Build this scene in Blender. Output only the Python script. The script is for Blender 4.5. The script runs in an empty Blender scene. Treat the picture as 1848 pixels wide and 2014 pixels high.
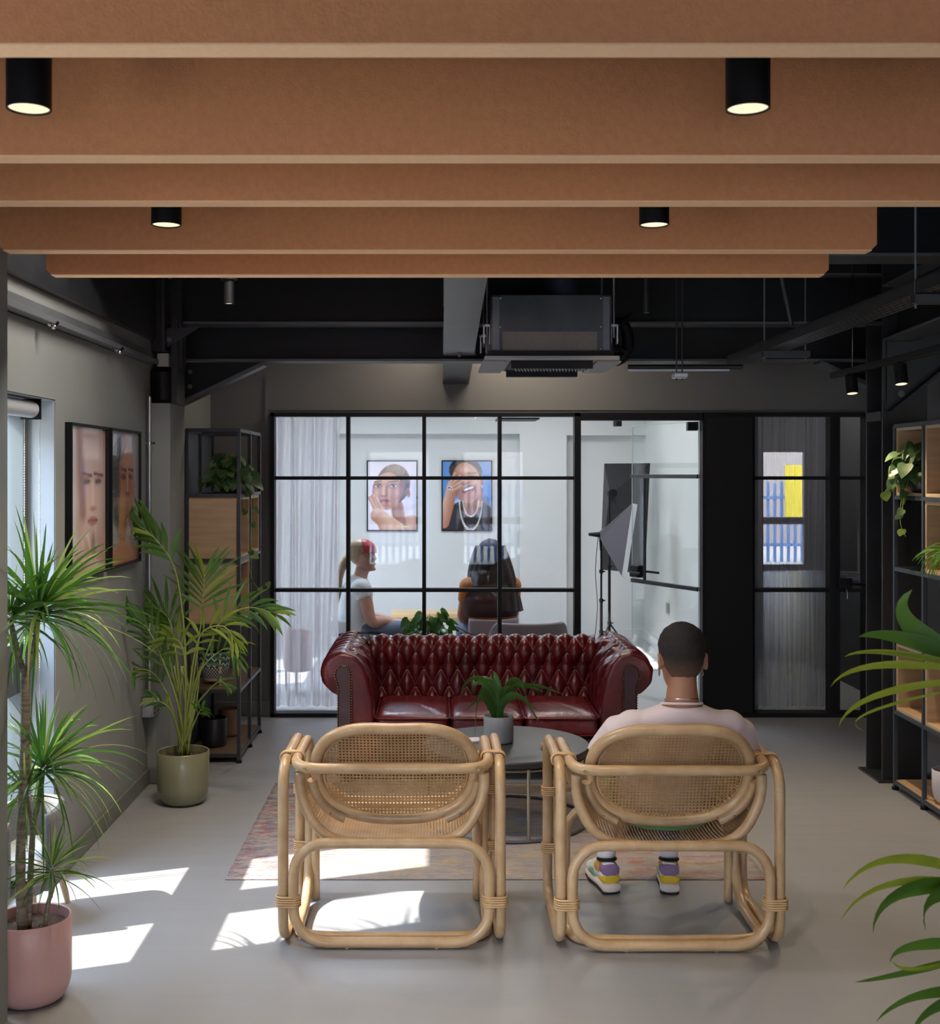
import bpy, math, random
from math import sin, cos, pi, sqrt, radians, exp, atan2
from mathutils import Vector, Matrix, Quaternion, noise
V = Vector
scn = bpy.context.scene
COL = scn.collection
random.seed(7)

# ---------------------------------------------------------------- measuring
EYE = 1.65
def P(px, py, Y):
    """world point seen at picture position (px,py) at depth Y"""
    return V(((px-860)/2350*Y, Y, EYE-(py-930)/2350*Y))

# ---------------------------------------------------------------- materials
MATS = {}
def _n(nt, t, **kw):
    n = nt.nodes.new(t)
    for k, v in kw.items():
        if k.startswith('i_'):
            n.inputs[k[2:].replace('_', ' ')].default_value = v
        else:
            setattr(n, k, v)
    return n
def new_mat(name):
    m = bpy.data.materials.new(name); m.use_nodes = True
    nt = m.node_tree; nt.nodes.clear()
    out = nt.nodes.new('ShaderNodeOutputMaterial')
    MATS[name] = m
    return m, nt, out
def math_n(nt, op, a, b=None, c=None):
    n = nt.nodes.new('ShaderNodeMath'); n.operation = op
    for i, x in enumerate((a, b, c)):
        if x is None: continue
        if isinstance(x, (int, float)): n.inputs[i].default_value = x
        else: nt.links.new(x, n.inputs[i])
    return n.outputs[0]
def mixc(nt, fac, a, b):
    n = nt.nodes.new('ShaderNodeMix'); n.data_type = 'RGBA'
    for sock, x in ((n.inputs[0], fac), (n.inputs[6], a), (n.inputs[7], b)):
        if isinstance(x, (int, float)): sock.default_value = x
        elif isinstance(x, tuple): sock.default_value = (*x[:3], 1)
        else: nt.links.new(x, sock)
    return n.outputs[2]
def coords(nt, kind='Object', scale=(1, 1, 1)):
    tc = nt.nodes.new('ShaderNodeTexCoord')
    mp = nt.nodes.new('ShaderNodeMapping'); mp.inputs['Scale'].default_value = scale
    nt.links.new(tc.outputs[kind], mp.inputs[0])
    return mp.outputs[0]
def noise_n(nt, vec, scale, detail=3, rough=.5):
    n = _n(nt, 'ShaderNodeTexNoise'); n.inputs['Scale'].default_value = scale
    n.inputs['Detail'].default_value = detail; n.inputs['Roughness'].default_value = rough
    nt.links.new(vec, n.inputs['Vector']); return n.outputs['Fac']
def ramp(nt, fac, lo, hi):
    n = nt.nodes.new('ShaderNodeMapRange'); n.inputs[1].default_value = lo; n.inputs[2].default_value = hi
    nt.links.new(fac, n.inputs[0]); return n.outputs[0]
def principled(nt, out, col, rough=.5, metal=0, coat=0, sheen=0, spec=.5):
    b = nt.nodes.new('ShaderNodeBsdfPrincipled')
    if isinstance(col, tuple): b.inputs['Base Color'].default_value = (*col[:3], 1)
    else: nt.links.new(col, b.inputs['Base Color'])
    b.inputs['Roughness'].default_value = rough; b.inputs['Metallic'].default_value = metal
    b.inputs['Coat Weight'].default_value = coat; b.inputs['Sheen Weight'].default_value = sheen
    b.inputs['Specular IOR Level'].default_value = spec
    nt.links.new(b.outputs[0], out.inputs[0]); return b
def bump(nt, b, h, strength, dist=.002):
    n = nt.nodes.new('ShaderNodeBump'); n.inputs['Strength'].default_value = strength
    n.inputs['Distance'].default_value = dist
    nt.links.new(h, n.inputs['Height']); nt.links.new(n.outputs[0], b.inputs['Normal']); return n
def M(name, col, rough=.5, metal=0, col2=None, vs=4, st=(1, 1, 1), bp=0, bs=60, bst=None, coat=0, sheen=0, spec=.5, lo=.35, hi=.65, bd=.002):
    m, nt, out = new_mat(name)
    c = col
    if col2 is not None:
        f = ramp(nt, noise_n(nt, coords(nt, 'Object', st), vs, 4, .55), lo, hi)
        c = mixc(nt, f, col, col2)
    b = principled(nt, out, c, rough, metal, coat, sheen, spec)
    if bp: bump(nt, b, noise_n(nt, coords(nt, 'Object', bst or (1, 1, 1)), bs, 3), bp, bd)
    return m
def emit(name, col, s):
    m, nt, out = new_mat(name)
    e = _n(nt, 'ShaderNodeEmission'); e.inputs[0].default_value = (*col, 1); e.inputs[1].default_value = s
    nt.links.new(e.outputs[0], out.inputs[0]); return m
def glass(name, tint=(.95, .97, .97), extra=0.0, ior=1.5):
    m, nt, out = new_mat(name)
    tr = _n(nt, 'ShaderNodeBsdfTransparent'); tr.inputs[0].default_value = (*tint, 1)
    gl = _n(nt, 'ShaderNodeBsdfGlossy'); gl.inputs['Roughness'].default_value = 0.0
    lw = _n(nt, 'ShaderNodeLayerWeight'); lw.inputs[0].default_value = .5
    f = math_n(nt, 'MULTIPLY_ADD', math_n(nt, 'POWER', lw.outputs['Facing'], 5.0), .9, .05+extra)
    mx = _n(nt, 'ShaderNodeMixShader')
    nt.links.new(f, mx.inputs[0]); nt.links.new(tr.outputs[0], mx.inputs[1]); nt.links.new(gl.outputs[0], mx.inputs[2])
    nt.links.new(mx.outputs[0], out.inputs[0]); return m
def leafmat(name, c1, c2, rough=.4, transl=.35, vs=6):
    m, nt, out = new_mat(name)
    f = ramp(nt, noise_n(nt, coords(nt, 'Object'), vs, 3), .3, .7)
    c = mixc(nt, f, c1, c2)
    b = principled(nt, out, c, rough)
    t = _n(nt, 'ShaderNodeBsdfTranslucent')
    cc = mixc(nt, .5, c, (c2[0]*1.6, c2[1]*1.6, c2[2]*.6))
    nt.links.new(cc, t.inputs[0])
    mx = _n(nt, 'ShaderNodeMixShader'); mx.inputs[0].default_value = transl
    nt.links.new(b.outputs[0], mx.inputs[1]); nt.links.new(t.outputs[0], mx.inputs[2])
    nt.links.new(mx.outputs[0], out.inputs[0]); return m
def sheer(name, col, dens):
    m, nt, out = new_mat(name)
    d = _n(nt, 'ShaderNodeBsdfDiffuse'); d.inputs[0].default_value = (*col, 1)
    tl = _n(nt, 'ShaderNodeBsdfTranslucent'); tl.inputs[0].default_value = (*col, 1)
    m1 = _n(nt, 'ShaderNodeMixShader'); m1.inputs[0].default_value = .5
    nt.links.new(d.outputs[0], m1.inputs[1]); nt.links.new(tl.outputs[0], m1.inputs[2])
    tr = _n(nt, 'ShaderNodeBsdfTransparent')
    lw = _n(nt, 'ShaderNodeLayerWeight'); lw.inputs[0].default_value = .5
    f = math_n(nt, 'MULTIPLY_ADD', lw.outputs['Facing'], 1-dens, dens)
    m2 = _n(nt, 'ShaderNodeMixShader')
    nt.links.new(f, m2.inputs[0]); nt.links.new(tr.outputs[0], m2.inputs[1]); nt.links.new(m1.outputs[0], m2.inputs[2])
    nt.links.new(m2.outputs[0], out.inputs[0]); return m
def canemat(name, pitch, hole, col, col2):
    m, nt, out = new_mat(name)
    tc = _n(nt, 'ShaderNodeTexCoord'); sp = _n(nt, 'ShaderNodeSeparateXYZ')
    nt.links.new(tc.outputs['UV'], sp.inputs[0])
    def cell(s, off=0.0):
        a = math_n(nt, 'FRACT', math_n(nt, 'ADD', math_n(nt, 'MULTIPLY', s, 1/pitch), off))
        return math_n(nt, 'SUBTRACT', a, .5)
    x, y = cell(sp.outputs[0]), cell(sp.outputs[1])
    d = math_n(nt, 'SQRT', math_n(nt, 'ADD', math_n(nt, 'MULTIPLY', x, x), math_n(nt, 'MULTIPLY', y, y)))
    solid = math_n(nt, 'GREATER_THAN', d, hole)
    x2, y2 = cell(sp.outputs[0], .5), cell(sp.outputs[1], .5)
    ax, ay = math_n(nt, 'ABSOLUTE', x2), math_n(nt, 'ABSOLUTE', y2)
    weave = math_n(nt, 'ADD', math_n(nt, 'ABSOLUTE', math_n(nt, 'SINE', math_n(nt, 'MULTIPLY', math_n(nt, 'ADD', x, y), 6.283))),
                   math_n(nt, 'ABSOLUTE', math_n(nt, 'SINE', math_n(nt, 'MULTIPLY', math_n(nt, 'SUBTRACT', ax, ay), 6.283))))
    c = mixc(nt, ramp(nt, noise_n(nt, coords(nt, 'Object'), 12, 3), .35, .65), col, col2)
    b = principled(nt, out, c, .45)
    bump(nt, b, weave, .5, .001)
    tl = _n(nt, 'ShaderNodeBsdfTranslucent'); nt.links.new(c, tl.inputs[0])
    m1 = _n(nt, 'ShaderNodeMixShader'); m1.inputs[0].default_value = .25
    nt.links.new(b.outputs[0], m1.inputs[1]); nt.links.new(tl.outputs[0], m1.inputs[2])
    tr = _n(nt, 'ShaderNodeBsdfTransparent')
    mx = _n(nt, 'ShaderNodeMixShader')
    nt.links.new(solid, mx.inputs[0]); nt.links.new(tr.outputs[0], mx.inputs[1]); nt.links.new(m1.outputs[0], mx.inputs[2])
    nt.links.new(mx.outputs[0], out.inputs[0]); return m

# ---------------------------------------------------------------- geometry
def catmull(pts, n=8, closed=False):
    pts = [V(p) for p in pts]; out = []
    N = len(pts); rng = N if closed else N-1
    for i in range(rng):
        if closed: p0, p1, p2, p3 = pts[(i-1) % N], pts[i], pts[(i+1) % N], pts[(i+2) % N]
        else:
            p1, p2 = pts[i], pts[i+1]
            p0 = pts[i-1] if i > 0 else p1*2-p2
            p3 = pts[i+2] if i+2 < N else p2*2-p1
        for k in range(n):
            t = k/n
            out.append(.5*((2*p1)+(-p0+p2)*t+(2*p0-5*p1+4*p2-p3)*t*t+(-p0+3*p1-3*p2+p3)*t**3))
    if not closed: out.append(pts[-1])
    return out
def rrect(hw, z0, z1, r, n=6):
    """rounded rectangle, list of (a,b)"""
    o = []
    for cx, cz, a0 in ((hw-r, z1-r, 0), (-hw+r, z1-r, 90), (-hw+r, z0+r, 180), (hw-r, z0+r, 270)):
        for k in range(n+1):
            a = radians(a0+90*k/n); o.append((cx+r*cos(a), cz+r*sin(a)))
    return o
class G:
    def __init__(s): s.v = []; s.f = []; s.mi = []; s.uv = {}; s.m = 0
    def add(s, vs, fs, uvs=None):
        o = len(s.v); s.v += [tuple(x) for x in vs]
        for f in fs: s.f.append(tuple(i+o for i in f)); s.mi.append(s.m)
        if uvs:
            for i, u in enumerate(uvs): s.uv[o+i] = u
        return s
    def box(s, x0, x1, y0, y1, z0, z1):
        v = [(x0,y0,z0),(x1,y0,z0),(x1,y1,z0),(x0,y1,z0),(x0,y0,z1),(x1,y0,z1),(x1,y1,z1),(x0,y1,z1)]
        return s.add(v, [(0,3,2,1),(4,5,6,7),(0,1,5,4),(1,2,6,5),(2,3,7,6),(3,0,4,7)])
    def bar(s, a, b, w, h=None, up=(0, 0, 1)):
        h = h or w; a, b = V(a), V(b); d = (b-a).normalized(); u = V(up)
        if abs(d.dot(u)) > .98: u = V((0, 1, 0))
        r = d.cross(u).normalized(); u = r.cross(d)
        vs = []
        for p in (a, b):
            for i, j in ((-1,-1),(1,-1),(1,1),(-1,1)): vs.append(p+r*(i*w/2)+u*(j*h/2))
        return s.add(vs, [(3,2,1,0),(4,5,6,7),(0,1,5,4),(1,2,6,5),(2,3,7,6),(3,0,4,7)])
    def prism(s, pts, thick, origin=(0,0,0), ax=(1,0,0), ay=(0,0,1)):
        """polygon pts (a,b) in the plane ax,ay, extruded by thick along ax x ay"""
        ax, ay, o = V(ax), V(ay), V(origin); n = ax.cross(ay).normalized()
        N = len(pts)
        vs = [o+ax*a+ay*b for a, b in pts]+[o+ax*a+ay*b+n*thick for a, b in pts]
        fs = [tuple(range(N-1, -1, -1)), tuple(range(N, 2*N))]
        fs += [(i, (i+1) % N, N+(i+1) % N, N+i) for i in range(N)]
        return s.add(vs, fs)
    def tube(s, path, r, n=10, closed=False, cap=True, flat=1.0):
        path = [V(p) for p in path]; N = len(path)
        R = r if isinstance(r, (list, tuple)) else [r]*N
        T = []
        for i in range(N):
            if closed: d = path[(i+1) % N]-path[i-1]
            else: d = path[min(i+1, N-1)]-path[max(i-1, 0)]
            T.append(d.normalized() if d.length > 1e-9 else V((0, 0, 1)))
        u = V((0, 0, 1)) if abs(T[0].z) < .9 else V((1, 0, 0))
        nrm = (u-T[0]*u.dot(T[0])).normalized(); F = []
        for i in range(N):
            nrm = nrm-T[i]*nrm.dot(T[i])
            nrm = nrm.normalized() if nrm.length > 1e-6 else V((1, 0, 0))
            F.append((nrm.copy(), T[i].cross(nrm)))
        vs = []; fs = []
        for i in range(N):
            a, b = F[i]
            for k in range(n):
                t = 2*pi*k/n; vs.append(path[i]+(a*cos(t)+b*sin(t)*flat)*R[i])
        rng = N if closed else N-1
        off = 0
        if closed:
            a0 = F[0][0]; best = 1e9
            for k in range(n):
                t = 2*pi*k/n; q = F[-1][0]*cos(t)+F[-1][1]*sin(t); e = (q-a0).length
                if e < best: best = e; off = k
        for i in range(rng):
            j = (i+1) % N; o = off if (closed and j == 0) else 0
            for k in range(n):
                if o: # last ring k+o aligns with first ring k
                    fs.append((i*n+(k+o) % n, i*n+(k+1+o) % n, j*n+(k+1) % n, j*n+k))
                else:
                    fs.append((i*n+k, i*n+(k+1) % n, j*n+(k+1) % n, j*n+k))
        if cap and not closed:
            fs.append(tuple(range(n-1, -1, -1))); fs.append(tuple((N-1)*n+k for k in range(n)))
        return s.add(vs, fs)
    def lathe(s, prof, c=(0,0,0), n=32, rx=1.0, ry=1.0, axis='z'):
        c = V(c); vs = []; fs = []; N = len(prof)
        for r, z in prof:
            for k in range(n):
                t = 2*pi*k/n; x, y = r*cos(t)*rx, r*sin(t)*ry
                vs.append(c+(V((x, y, z)) if axis == 'z' else V((x, z, y)) if axis == 'y' else V((z, x, y))))
        for i in range(N-1):
            for k in range(n): fs.append((i*n+k, i*n+(k+1) % n, (i+1)*n+(k+1) % n, (i+1)*n+k))
        if prof[0][0] > 1e-6: fs.append(tuple(range(n-1, -1, -1)))
        if prof[-1][0] > 1e-6: fs.append(tuple((N-1)*n+k for k in range(n)))
        return s.add(vs, fs)
    def ball(s, c, rx, ry=None, rz=None, n=16, m=10, e=1.0, rot=None):
        ry = ry or rx; rz = rz or rx; c = V(c)
        def pw(x): return math.copysign(abs(x)**e, x)
        vs = []; fs = []
        for i in range(m+1):
            p = -pi/2+pi*i/m
            for k in range(n):
                t = 2*pi*k/n
                q = V((rx*pw(cos(p))*pw(cos(t)), ry*pw(cos(p))*pw(sin(t)), rz*pw(sin(p))))
                if rot is not None: q = rot @ q
                vs.append(c+q)
        for i in range(m):
            for k in range(n): fs.append((i*n+k, i*n+(k+1) % n, (i+1)*n+(k+1) % n, (i+1)*n+k))
        fs.append(tuple(range(n-1, -1, -1))); fs.append(tuple(m*n+k for k in range(n)))
        return s.add(vs, fs)
    def loft(s, secs, n=20, cap=True):
        """secs: (center, rx, ry[, dir[, xaxis[, exponent]]])"""
        vs = []; fs = []; N = len(secs)
        for i, sc in enumerate(secs):
            c, rx, ry = V(sc[0]), sc[1], sc[2]
            if len(sc) > 3 and sc[3] is not None: d = V(sc[3]).normalized()
            else:
                d = (V(secs[min(i+1, N-1)][0])-V(secs[max(i-1, 0)][0])).normalized()
            xa = V(sc[4]) if len(sc) > 4 and sc[4] is not None else V((1, 0, 0))
            if abs(xa.dot(d)) > .95: xa = V((0, 1, 0))
            xa = (xa-d*xa.dot(d)).normalized(); ya = d.cross(xa)
            e = sc[5] if len(sc) > 5 else 1.0
            for k in range(n):
                t = 2*pi*k/n
                a = math.copysign(abs(cos(t))**e, cos(t)); b = math.copysign(abs(sin(t))**e, sin(t))
                vs.append(c+xa*(a*rx)+ya*(b*ry))
        for i in range(N-1):
            for k in range(n): fs.append((i*n+k, i*n+(k+1) % n, (i+1)*n+(k+1) % n, (i+1)*n+k))
        if cap: fs.append(tuple(range(n-1, -1, -1))); fs.append(tuple((N-1)*n+k for k in range(n)))
        return s.add(vs, fs)
    def grid(s, nu, nv, fn, uvfn=None, closed_u=False):
        vs = []; uvs = [] if uvfn else None; fs = []
        for j in range(nv+1):
            for i in range(nu+(0 if closed_u else 1)):
                u, v = i/nu, j/nv; vs.append(fn(u, v))
                if uvfn: uvs.append(uvfn(u, v))
        W = nu if closed_u else nu+1
        for j in range(nv):
            for i in range(nu):
                fs.append((j*W+i, j*W+(i+1) % W, (j+1)*W+(i+1) % W, (j+1)*W+i))
        return s.add(vs, fs, uvs)
    def blade(s, pts, w, fold=.25, tip=.0, base=.5, side=None, peak=.35):
        """strap leaf along pts (smoothed), width w"""
        N = len(pts); vs = []; fs = []
        for i, p in enumerate(pts):
            t = i/(N-1)
            d = (pts[min(i+1, N-1)]-pts[max(i-1, 0)])
            if d.length < 1e-9: d = V((0, 0, 1))
            d.normalize()
            sd = d.cross(V((0, 0, 1))) if side is None else side-d*side.dot(d)
            if sd.length < 1e-3: sd = V((1, 0, 0))
            sd.normalize(); up = sd.cross(d)
            k = base+(1-base)*min(1, t/peak) if t < peak else (1-(t-peak)/(1-peak))**.7*(1-tip)+tip
            h = w/2*max(k, .02)
            vs += [p-sd*h+up*h*fold, p, p+sd*h+up*h*fold]
        for i in range(N-1):
            a = i*3
            fs += [(a, a+1, a+4, a+3), (a+1, a+2, a+5, a+4)]
        return s.add(vs, fs)
    def build(s, name, mat, parent=None, smooth=True, angle=38, bevel=0, label=None, mods=None, loc=None, solid=0):
        me = bpy.data.meshes.new(name)
        me.from_pydata(s.v, [], s.f); 
        ms = mat if isinstance(mat, (list, tuple)) else [mat]
        for m in ms: me.materials.append(m)
        if len(ms) > 1: me.polygons.foreach_set('material_index', s.mi)
        if s.uv:
            uvl = me.uv_layers.new(name='UVMap')
            for l in me.loops: uvl.data[l.index].uv = s.uv.get(l.vertex_index, (0, 0))
        if smooth:
            me.polygons.foreach_set('use_smooth', [True]*len(me.polygons))
            if angle: me.set_sharp_from_angle(angle=radians(angle))
        me.update()
        o = bpy.data.objects.new(name, me); COL.objects.link(o)
        if parent: o.parent = parent
        if loc is not None: o.location = loc
        if bevel:
            b = o.modifiers.new('b', 'BEVEL'); b.width = bevel; b.segments = 2; b.limit_method = 'ANGLE'; b.harden_normals = False
        if solid:
            b = o.modifiers.new('s', 'SOLIDIFY'); b.thickness = solid; b.offset = 0
        for md in (mods or []):
            if md[0] == 'remesh':
                b = o.modifiers.new('r', 'REMESH'); b.mode = 'VOXEL'; b.voxel_size = md[1]; b.use_smooth_shade = True
            elif md[0] == 'smooth':
                b = o.modifiers.new('sm', 'SMOOTH'); b.factor = .5; b.iterations = md[1]
            elif md[0] == 'subsurf':
                b = o.modifiers.new('ss', 'SUBSURF'); b.levels = md[1]; b.render_levels = md[1]
        if label: o['label'] = label
        return o
def thing(name, label, cat, loc=(0, 0, 0), rz=0, group=None):
    o = bpy.data.objects.new(name, None); COL.objects.link(o); o.location = loc; o.rotation_euler = (0, 0, rz)
    o.empty_display_size = .05
    o['label'] = label; o['category'] = cat
    if group: o['group'] = group
    return o
def tag(o, label, cat, group=None, kind=None):
    o['label'] = label; o['category'] = cat
    if group: o['group'] = group
    if kind: o['kind'] = kind
    return o
def struct(o, label=None):
    o['kind'] = 'structure'
    if label: o['label'] = label; 
    return o
def srt(name, label=None):
    o = bpy.data.objects.new(name, None); COL.objects.link(o); o.empty_display_size = .05
    return struct(o, label)
def copy_tree(root, loc=None, rz=None, label=None):
    r = root.copy(); COL.objects.link(r)
    if loc is not None: r.location = loc
    if rz is not None: r.rotation_euler = (0, 0, rz)
    if label: r['label'] = label
    for ch in list(root.children):
        c = ch.copy(); COL.objects.link(c); c.parent = r
        for g in list(ch.children):
            d = g.copy(); COL.objects.link(d); d.parent = c
    return r
def curve_path(a, d, L, droop, n=7, wig=0):
    """point list starting at a heading d that bends down"""
    p = V(a); d = V(d).normalized(); out = [p.copy()]; st = L/(n-1)
    for i in range(n-1):
        t = (i+1)/(n-1)
        d = (d+V((random.uniform(-wig, wig), random.uniform(-wig, wig), -droop*(0.3+t)))).normalized()
        p = p+d*st; out.append(p.copy())
    return out
def Q(a, b, c, n=8):
    a, b, c = V(a), V(b), V(c); b2 = b*2-(a+c)*.5
    return [(a*(1-t)**2+b2*2*t*(1-t)+c*t*t) for t in [i/n for i in range(n+1)]]
# ================================================================ materials
FLOOR = None
def floor_mat():
    m, nt, out = new_mat('poured resin floor')
    f = ramp(nt, noise_n(nt, coords(nt, 'Object', (1, .35, 1)), 1.6, 6, .6), .3, .7)
    f2 = ramp(nt, noise_n(nt, coords(nt, 'Object', (.3, 3, 1)), 5, 5, .6), .35, .7)
    c = mixc(nt, f, (.250, .253, .262), (.285, .288, .298))
    c = mixc(nt, math_n(nt, 'MULTIPLY', f2, .12), c, (.22, .223, .232))
    b = principled(nt, out, c, .42)
    nt.links.new(math_n(nt, 'MULTIPLY_ADD', f2, .05, .38), b.inputs['Roughness'])
    bump(nt, b, noise_n(nt, coords(nt, 'Object'), 14, 4), .05, .002)
    return m
FLOOR = floor_mat()
WALL = M('grey painted wall', (.215, .222, .212), .7, col2=(.24, .247, .237), vs=1.2, bp=.08, bs=90)
WALLD = M('dark grey panelled wall', (.135, .132, .126), .6, col2=(.15, .147, .14), vs=1)
DARKROOM = M('dark grey paint', (.05, .05, .053), .7, col2=(.06, .06, .062), vs=1)
SKIRT = M('skirting paint', (.15, .15, .135), .45)
REVEAL = M('pale window reveal', (.34, .375, .395), .6)
CEIL = M('black painted deck', (.008, .008, .009), .8, bp=.4, bs=2, bst=(0.01, 14, 1), bd=.01)
STEEL = M('black painted steel', (.018, .019, .021), .38, col2=(.026, .027, .03), vs=6, bp=.05, bs=40)
STEELF = M('lit grey flange steel', (.075, .08, .087), .36, col2=(.09, .095, .102), vs=5, bp=.05, bs=30)  # lighter than the web: light on flanges and braces put into colour
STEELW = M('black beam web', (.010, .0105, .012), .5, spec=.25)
STEELG = M('grey painted steel', (.11, .115, .125), .38, col2=(.13, .135, .145), vs=5, bp=.05, bs=30)
BLACK = M('black powder coat', (.006, .006, .007), .5, spec=.22)
BLACKP = M('matt black panel', (.004, .004, .0045), .8)
NAVY = M('dark blue grey steel', (.028, .038, .052), .4)
NAVYP = M('dark panel', (.018, .021, .027), .5, spec=.3)
SHELFM = M('charcoal steel', (.022, .024, .028), .4)
GALV = M('galvanised metal', (.42, .43, .44), .38, .85, col2=(.5, .51, .53), vs=14)
GALVD = M('dull sheet metal', (.13, .135, .14), .42, .7, col2=(.17, .175, .18), vs=9, bp=.05, bs=120)
CHROME = M('chrome', (.75, .75, .75), .15, 1)
FELT = M('orange felt', (.60, .245, .102), .92, col2=(.66, .275, .12), vs=55, bp=.4, bs=180, sheen=.25, spec=.15, bd=.003)
FELTE = M('lit felt edge', (.98, .58, .32), .9, col2=(.99, .64, .38), vs=90, bp=.2, bs=250, spec=.15)  # paler than the fin: light from below put into the edge colour
STUDIO = M('white studio paint', (.66, .675, .67), .6, col2=(.68, .695, .69), vs=1)
STUDIOF = M('pale studio floor', (.5, .5, .5), .4)
LAMPW = emit('fill panel diffuser', (1, .95, .88), .6)
GLASS = glass('clear glass', (.95, .965, .965), -.012)
GLASSW = glass('window glass', (.96, .98, .98), .0)
GLASSD = glass('door glass', (.95, .965, .96), .0)
GLASSR = glass('dark room glass', (.72, .74, .76), .06)
CURT = sheer('sheer lilac curtain', (.80, .77, .81), .5)
CURT2 = sheer('sheer grey curtain', (.62, .60, .64), .5)
WOOD = None
def woodmat(name, a, b, sc=(1, 8, 8), rough=.5):
    m, nt, out = new_mat(name)
    v = coords(nt, 'Object', sc)
    f = noise_n(nt, v, 3, 6, .6); g = noise_n(nt, coords(nt, 'Object'), 3, 2)
    w = ramp(nt, math_n(nt, 'ADD', math_n(nt, 'MULTIPLY', f, .8), math_n(nt, 'MULTIPLY', g, .3)), .35, .75)
    c = mixc(nt, w, a, b)
    p = principled(nt, out, c, rough); bump(nt, p, f, .06); return m
WOOD = woodmat('light oak board', (.52, .35, .20), (.37, .235, .125), (1.2, 1.2, 12))
WOODE = woodmat('oak board edge', (.62, .47, .30), (.55, .40, .25))
WOODD = woodmat('dark oak board', (.16, .095, .05), (.10, .06, .035), (8, 1, 8))
BENCHW = woodmat('pale bench wood', (.68, .47, .25), (.55, .37, .19), (1, 8, 8))
def rattan():
    m, nt, out = new_mat('rattan pole')
    f = ramp(nt, noise_n(nt, coords(nt, 'Object', (2, 2, 2)), 6, 6, .6), .3, .72)
    g = ramp(nt, noise_n(nt, coords(nt, 'Object', (1, 1, 1)), 45, 4), .62, .75)
    c = mixc(nt, f, (.56, .39, .22), (.42, .265, .135))
    c = mixc(nt, math_n(nt, 'MULTIPLY', g, .35), c, (.27, .14, .055))
    b = principled(nt, out, c, .34, coat=.15)
    bump(nt, b, noise_n(nt, coords(nt, 'Object'), 60, 3), .06); return m
RATTAN = rattan()
BIND = M('rattan binding', (.62, .42, .22), .4, col2=(.5, .31, .14), vs=20, st=(1, 1, 20))
CANE = canemat('woven cane', .0124, .32, (.55, .36, .17), (.43, .265, .115))
CANES = canemat('woven cane seat', .0118, .34, (.58, .38, .19), (.45, .28, .13))
def leather():
    m, nt, out = new_mat('oxblood leather')
    f = ramp(nt, noise_n(nt, coords(nt, 'Object'), 5, 5, .6), .3, .7)
    c = mixc(nt, f, (.145, .007, .011), (.055, .004, .008))
    b = principled(nt, out, c, .30, coat=.15)
    b.inputs['Coat Roughness'].default_value = .22
    nt.links.new(math_n(nt, 'MULTIPLY_ADD', f, .16, .24), b.inputs['Roughness'])
    v = _n(nt, 'ShaderNodeTexVoronoi'); v.feature = 'DISTANCE_TO_EDGE'; v.inputs['Scale'].default_value = 90
    nt.links.new(coords(nt, 'Object'), v.inputs['Vector'])
    h = math_n(nt, 'ADD', math_n(nt, 'MINIMUM', v.outputs[0], .25), math_n(nt, 'MULTIPLY', noise_n(nt, coords(nt, 'Object', (1, 1, 1)), 22, 5, .65), 1.2))
    bump(nt, b, h, .35, .0035); return m
LEATHER = leather()
LEATHERD = M('dark leather panel', (.05, .012, .015), .28, col2=(.03, .008, .01), vs=8, bp=.15, bs=30, coat=.2)
BRASS = M('aged brass', (.36, .26, .13), .35, 1)
TABLEM = M('dark grey table top', (.035, .038, .043), .42, col2=(.045, .048, .052), vs=3)
LEGM = M('antique nickel', (.38, .35, .28), .3, .9)
TERRA = M('pink glazed pot', (.50, .29, .27), .38, col2=(.53, .31, .29), vs=3)
OLIVE = M('olive glazed pot', (.19, .19, .11), .3, col2=(.225, .225, .135), vs=3, coat=.2)
BGREY = M('blue grey pot', (.31, .33, .37), .5)
POTW = M('lilac white pot', (.60, .56, .62), .5)
POTB = M('black pot', (.012, .012, .014), .4)
POTBR = M('clay pot', (.33, .17, .11), .6)
SOIL = M('potting soil', (.035, .02, .013), .95, col2=(.09, .055, .035), vs=70, bp=1, bs=90, bd=.01)
BARK = M('dracaena bark', (.30, .25, .19), .85, col2=(.15, .115, .08), vs=16, st=(1, 1, 6), bp=.6, bs=50, bst=(1, 1, 4), bd=.004)
LDRAC = leafmat('dracaena leaf', (.026, .085, .02), (.075, .18, .03), .35, .42)
LDRACY = leafmat('pale dracaena leaf', (.19, .28, .06), (.34, .42, .14), .4, .5)
LPALM = leafmat('palm leaf', (.035, .10, .018), (.09, .20, .025), .38, .3)
LPALMY = leafmat('yellow green palm leaf', (.16, .23, .025), (.26, .33, .04), .4, .35)
LSTEM = leafmat('palm stem', (.22, .30, .06), (.32, .38, .10), .45, .15)
LTAB = leafmat('strap leaf', (.03, .095, .025), (.075, .19, .035), .3, .2)
LPOTH = leafmat('scalloped leaf', (.035, .08, .03), (.085, .15, .055), .4, .25, 25)
LPOTHY = leafmat('young leaf', (.14, .22, .07), (.2, .28, .1), .4, .3, 25)
LSTUD = leafmat('glossy leaf', (.02, .085, .012), (.05, .16, .02), .25, .2)
LGRASS = leafmat('fine green strands', (.08, .22, .02), (.15, .33, .04), .5, .35)
SKIN = M('skin', (.40, .20, .125), .5, col2=(.36, .17, .10), vs=9, spec=.4)
SKINP = M('fair skin', (.55, .31, .23), .5, col2=(.50, .27, .2), vs=9, spec=.4)
HAIR = M('cropped dark hair', (.010, .007, .007), .75, col2=(.022, .014, .011), vs=30, bp=.9, bs=600, bd=.003)
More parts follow.
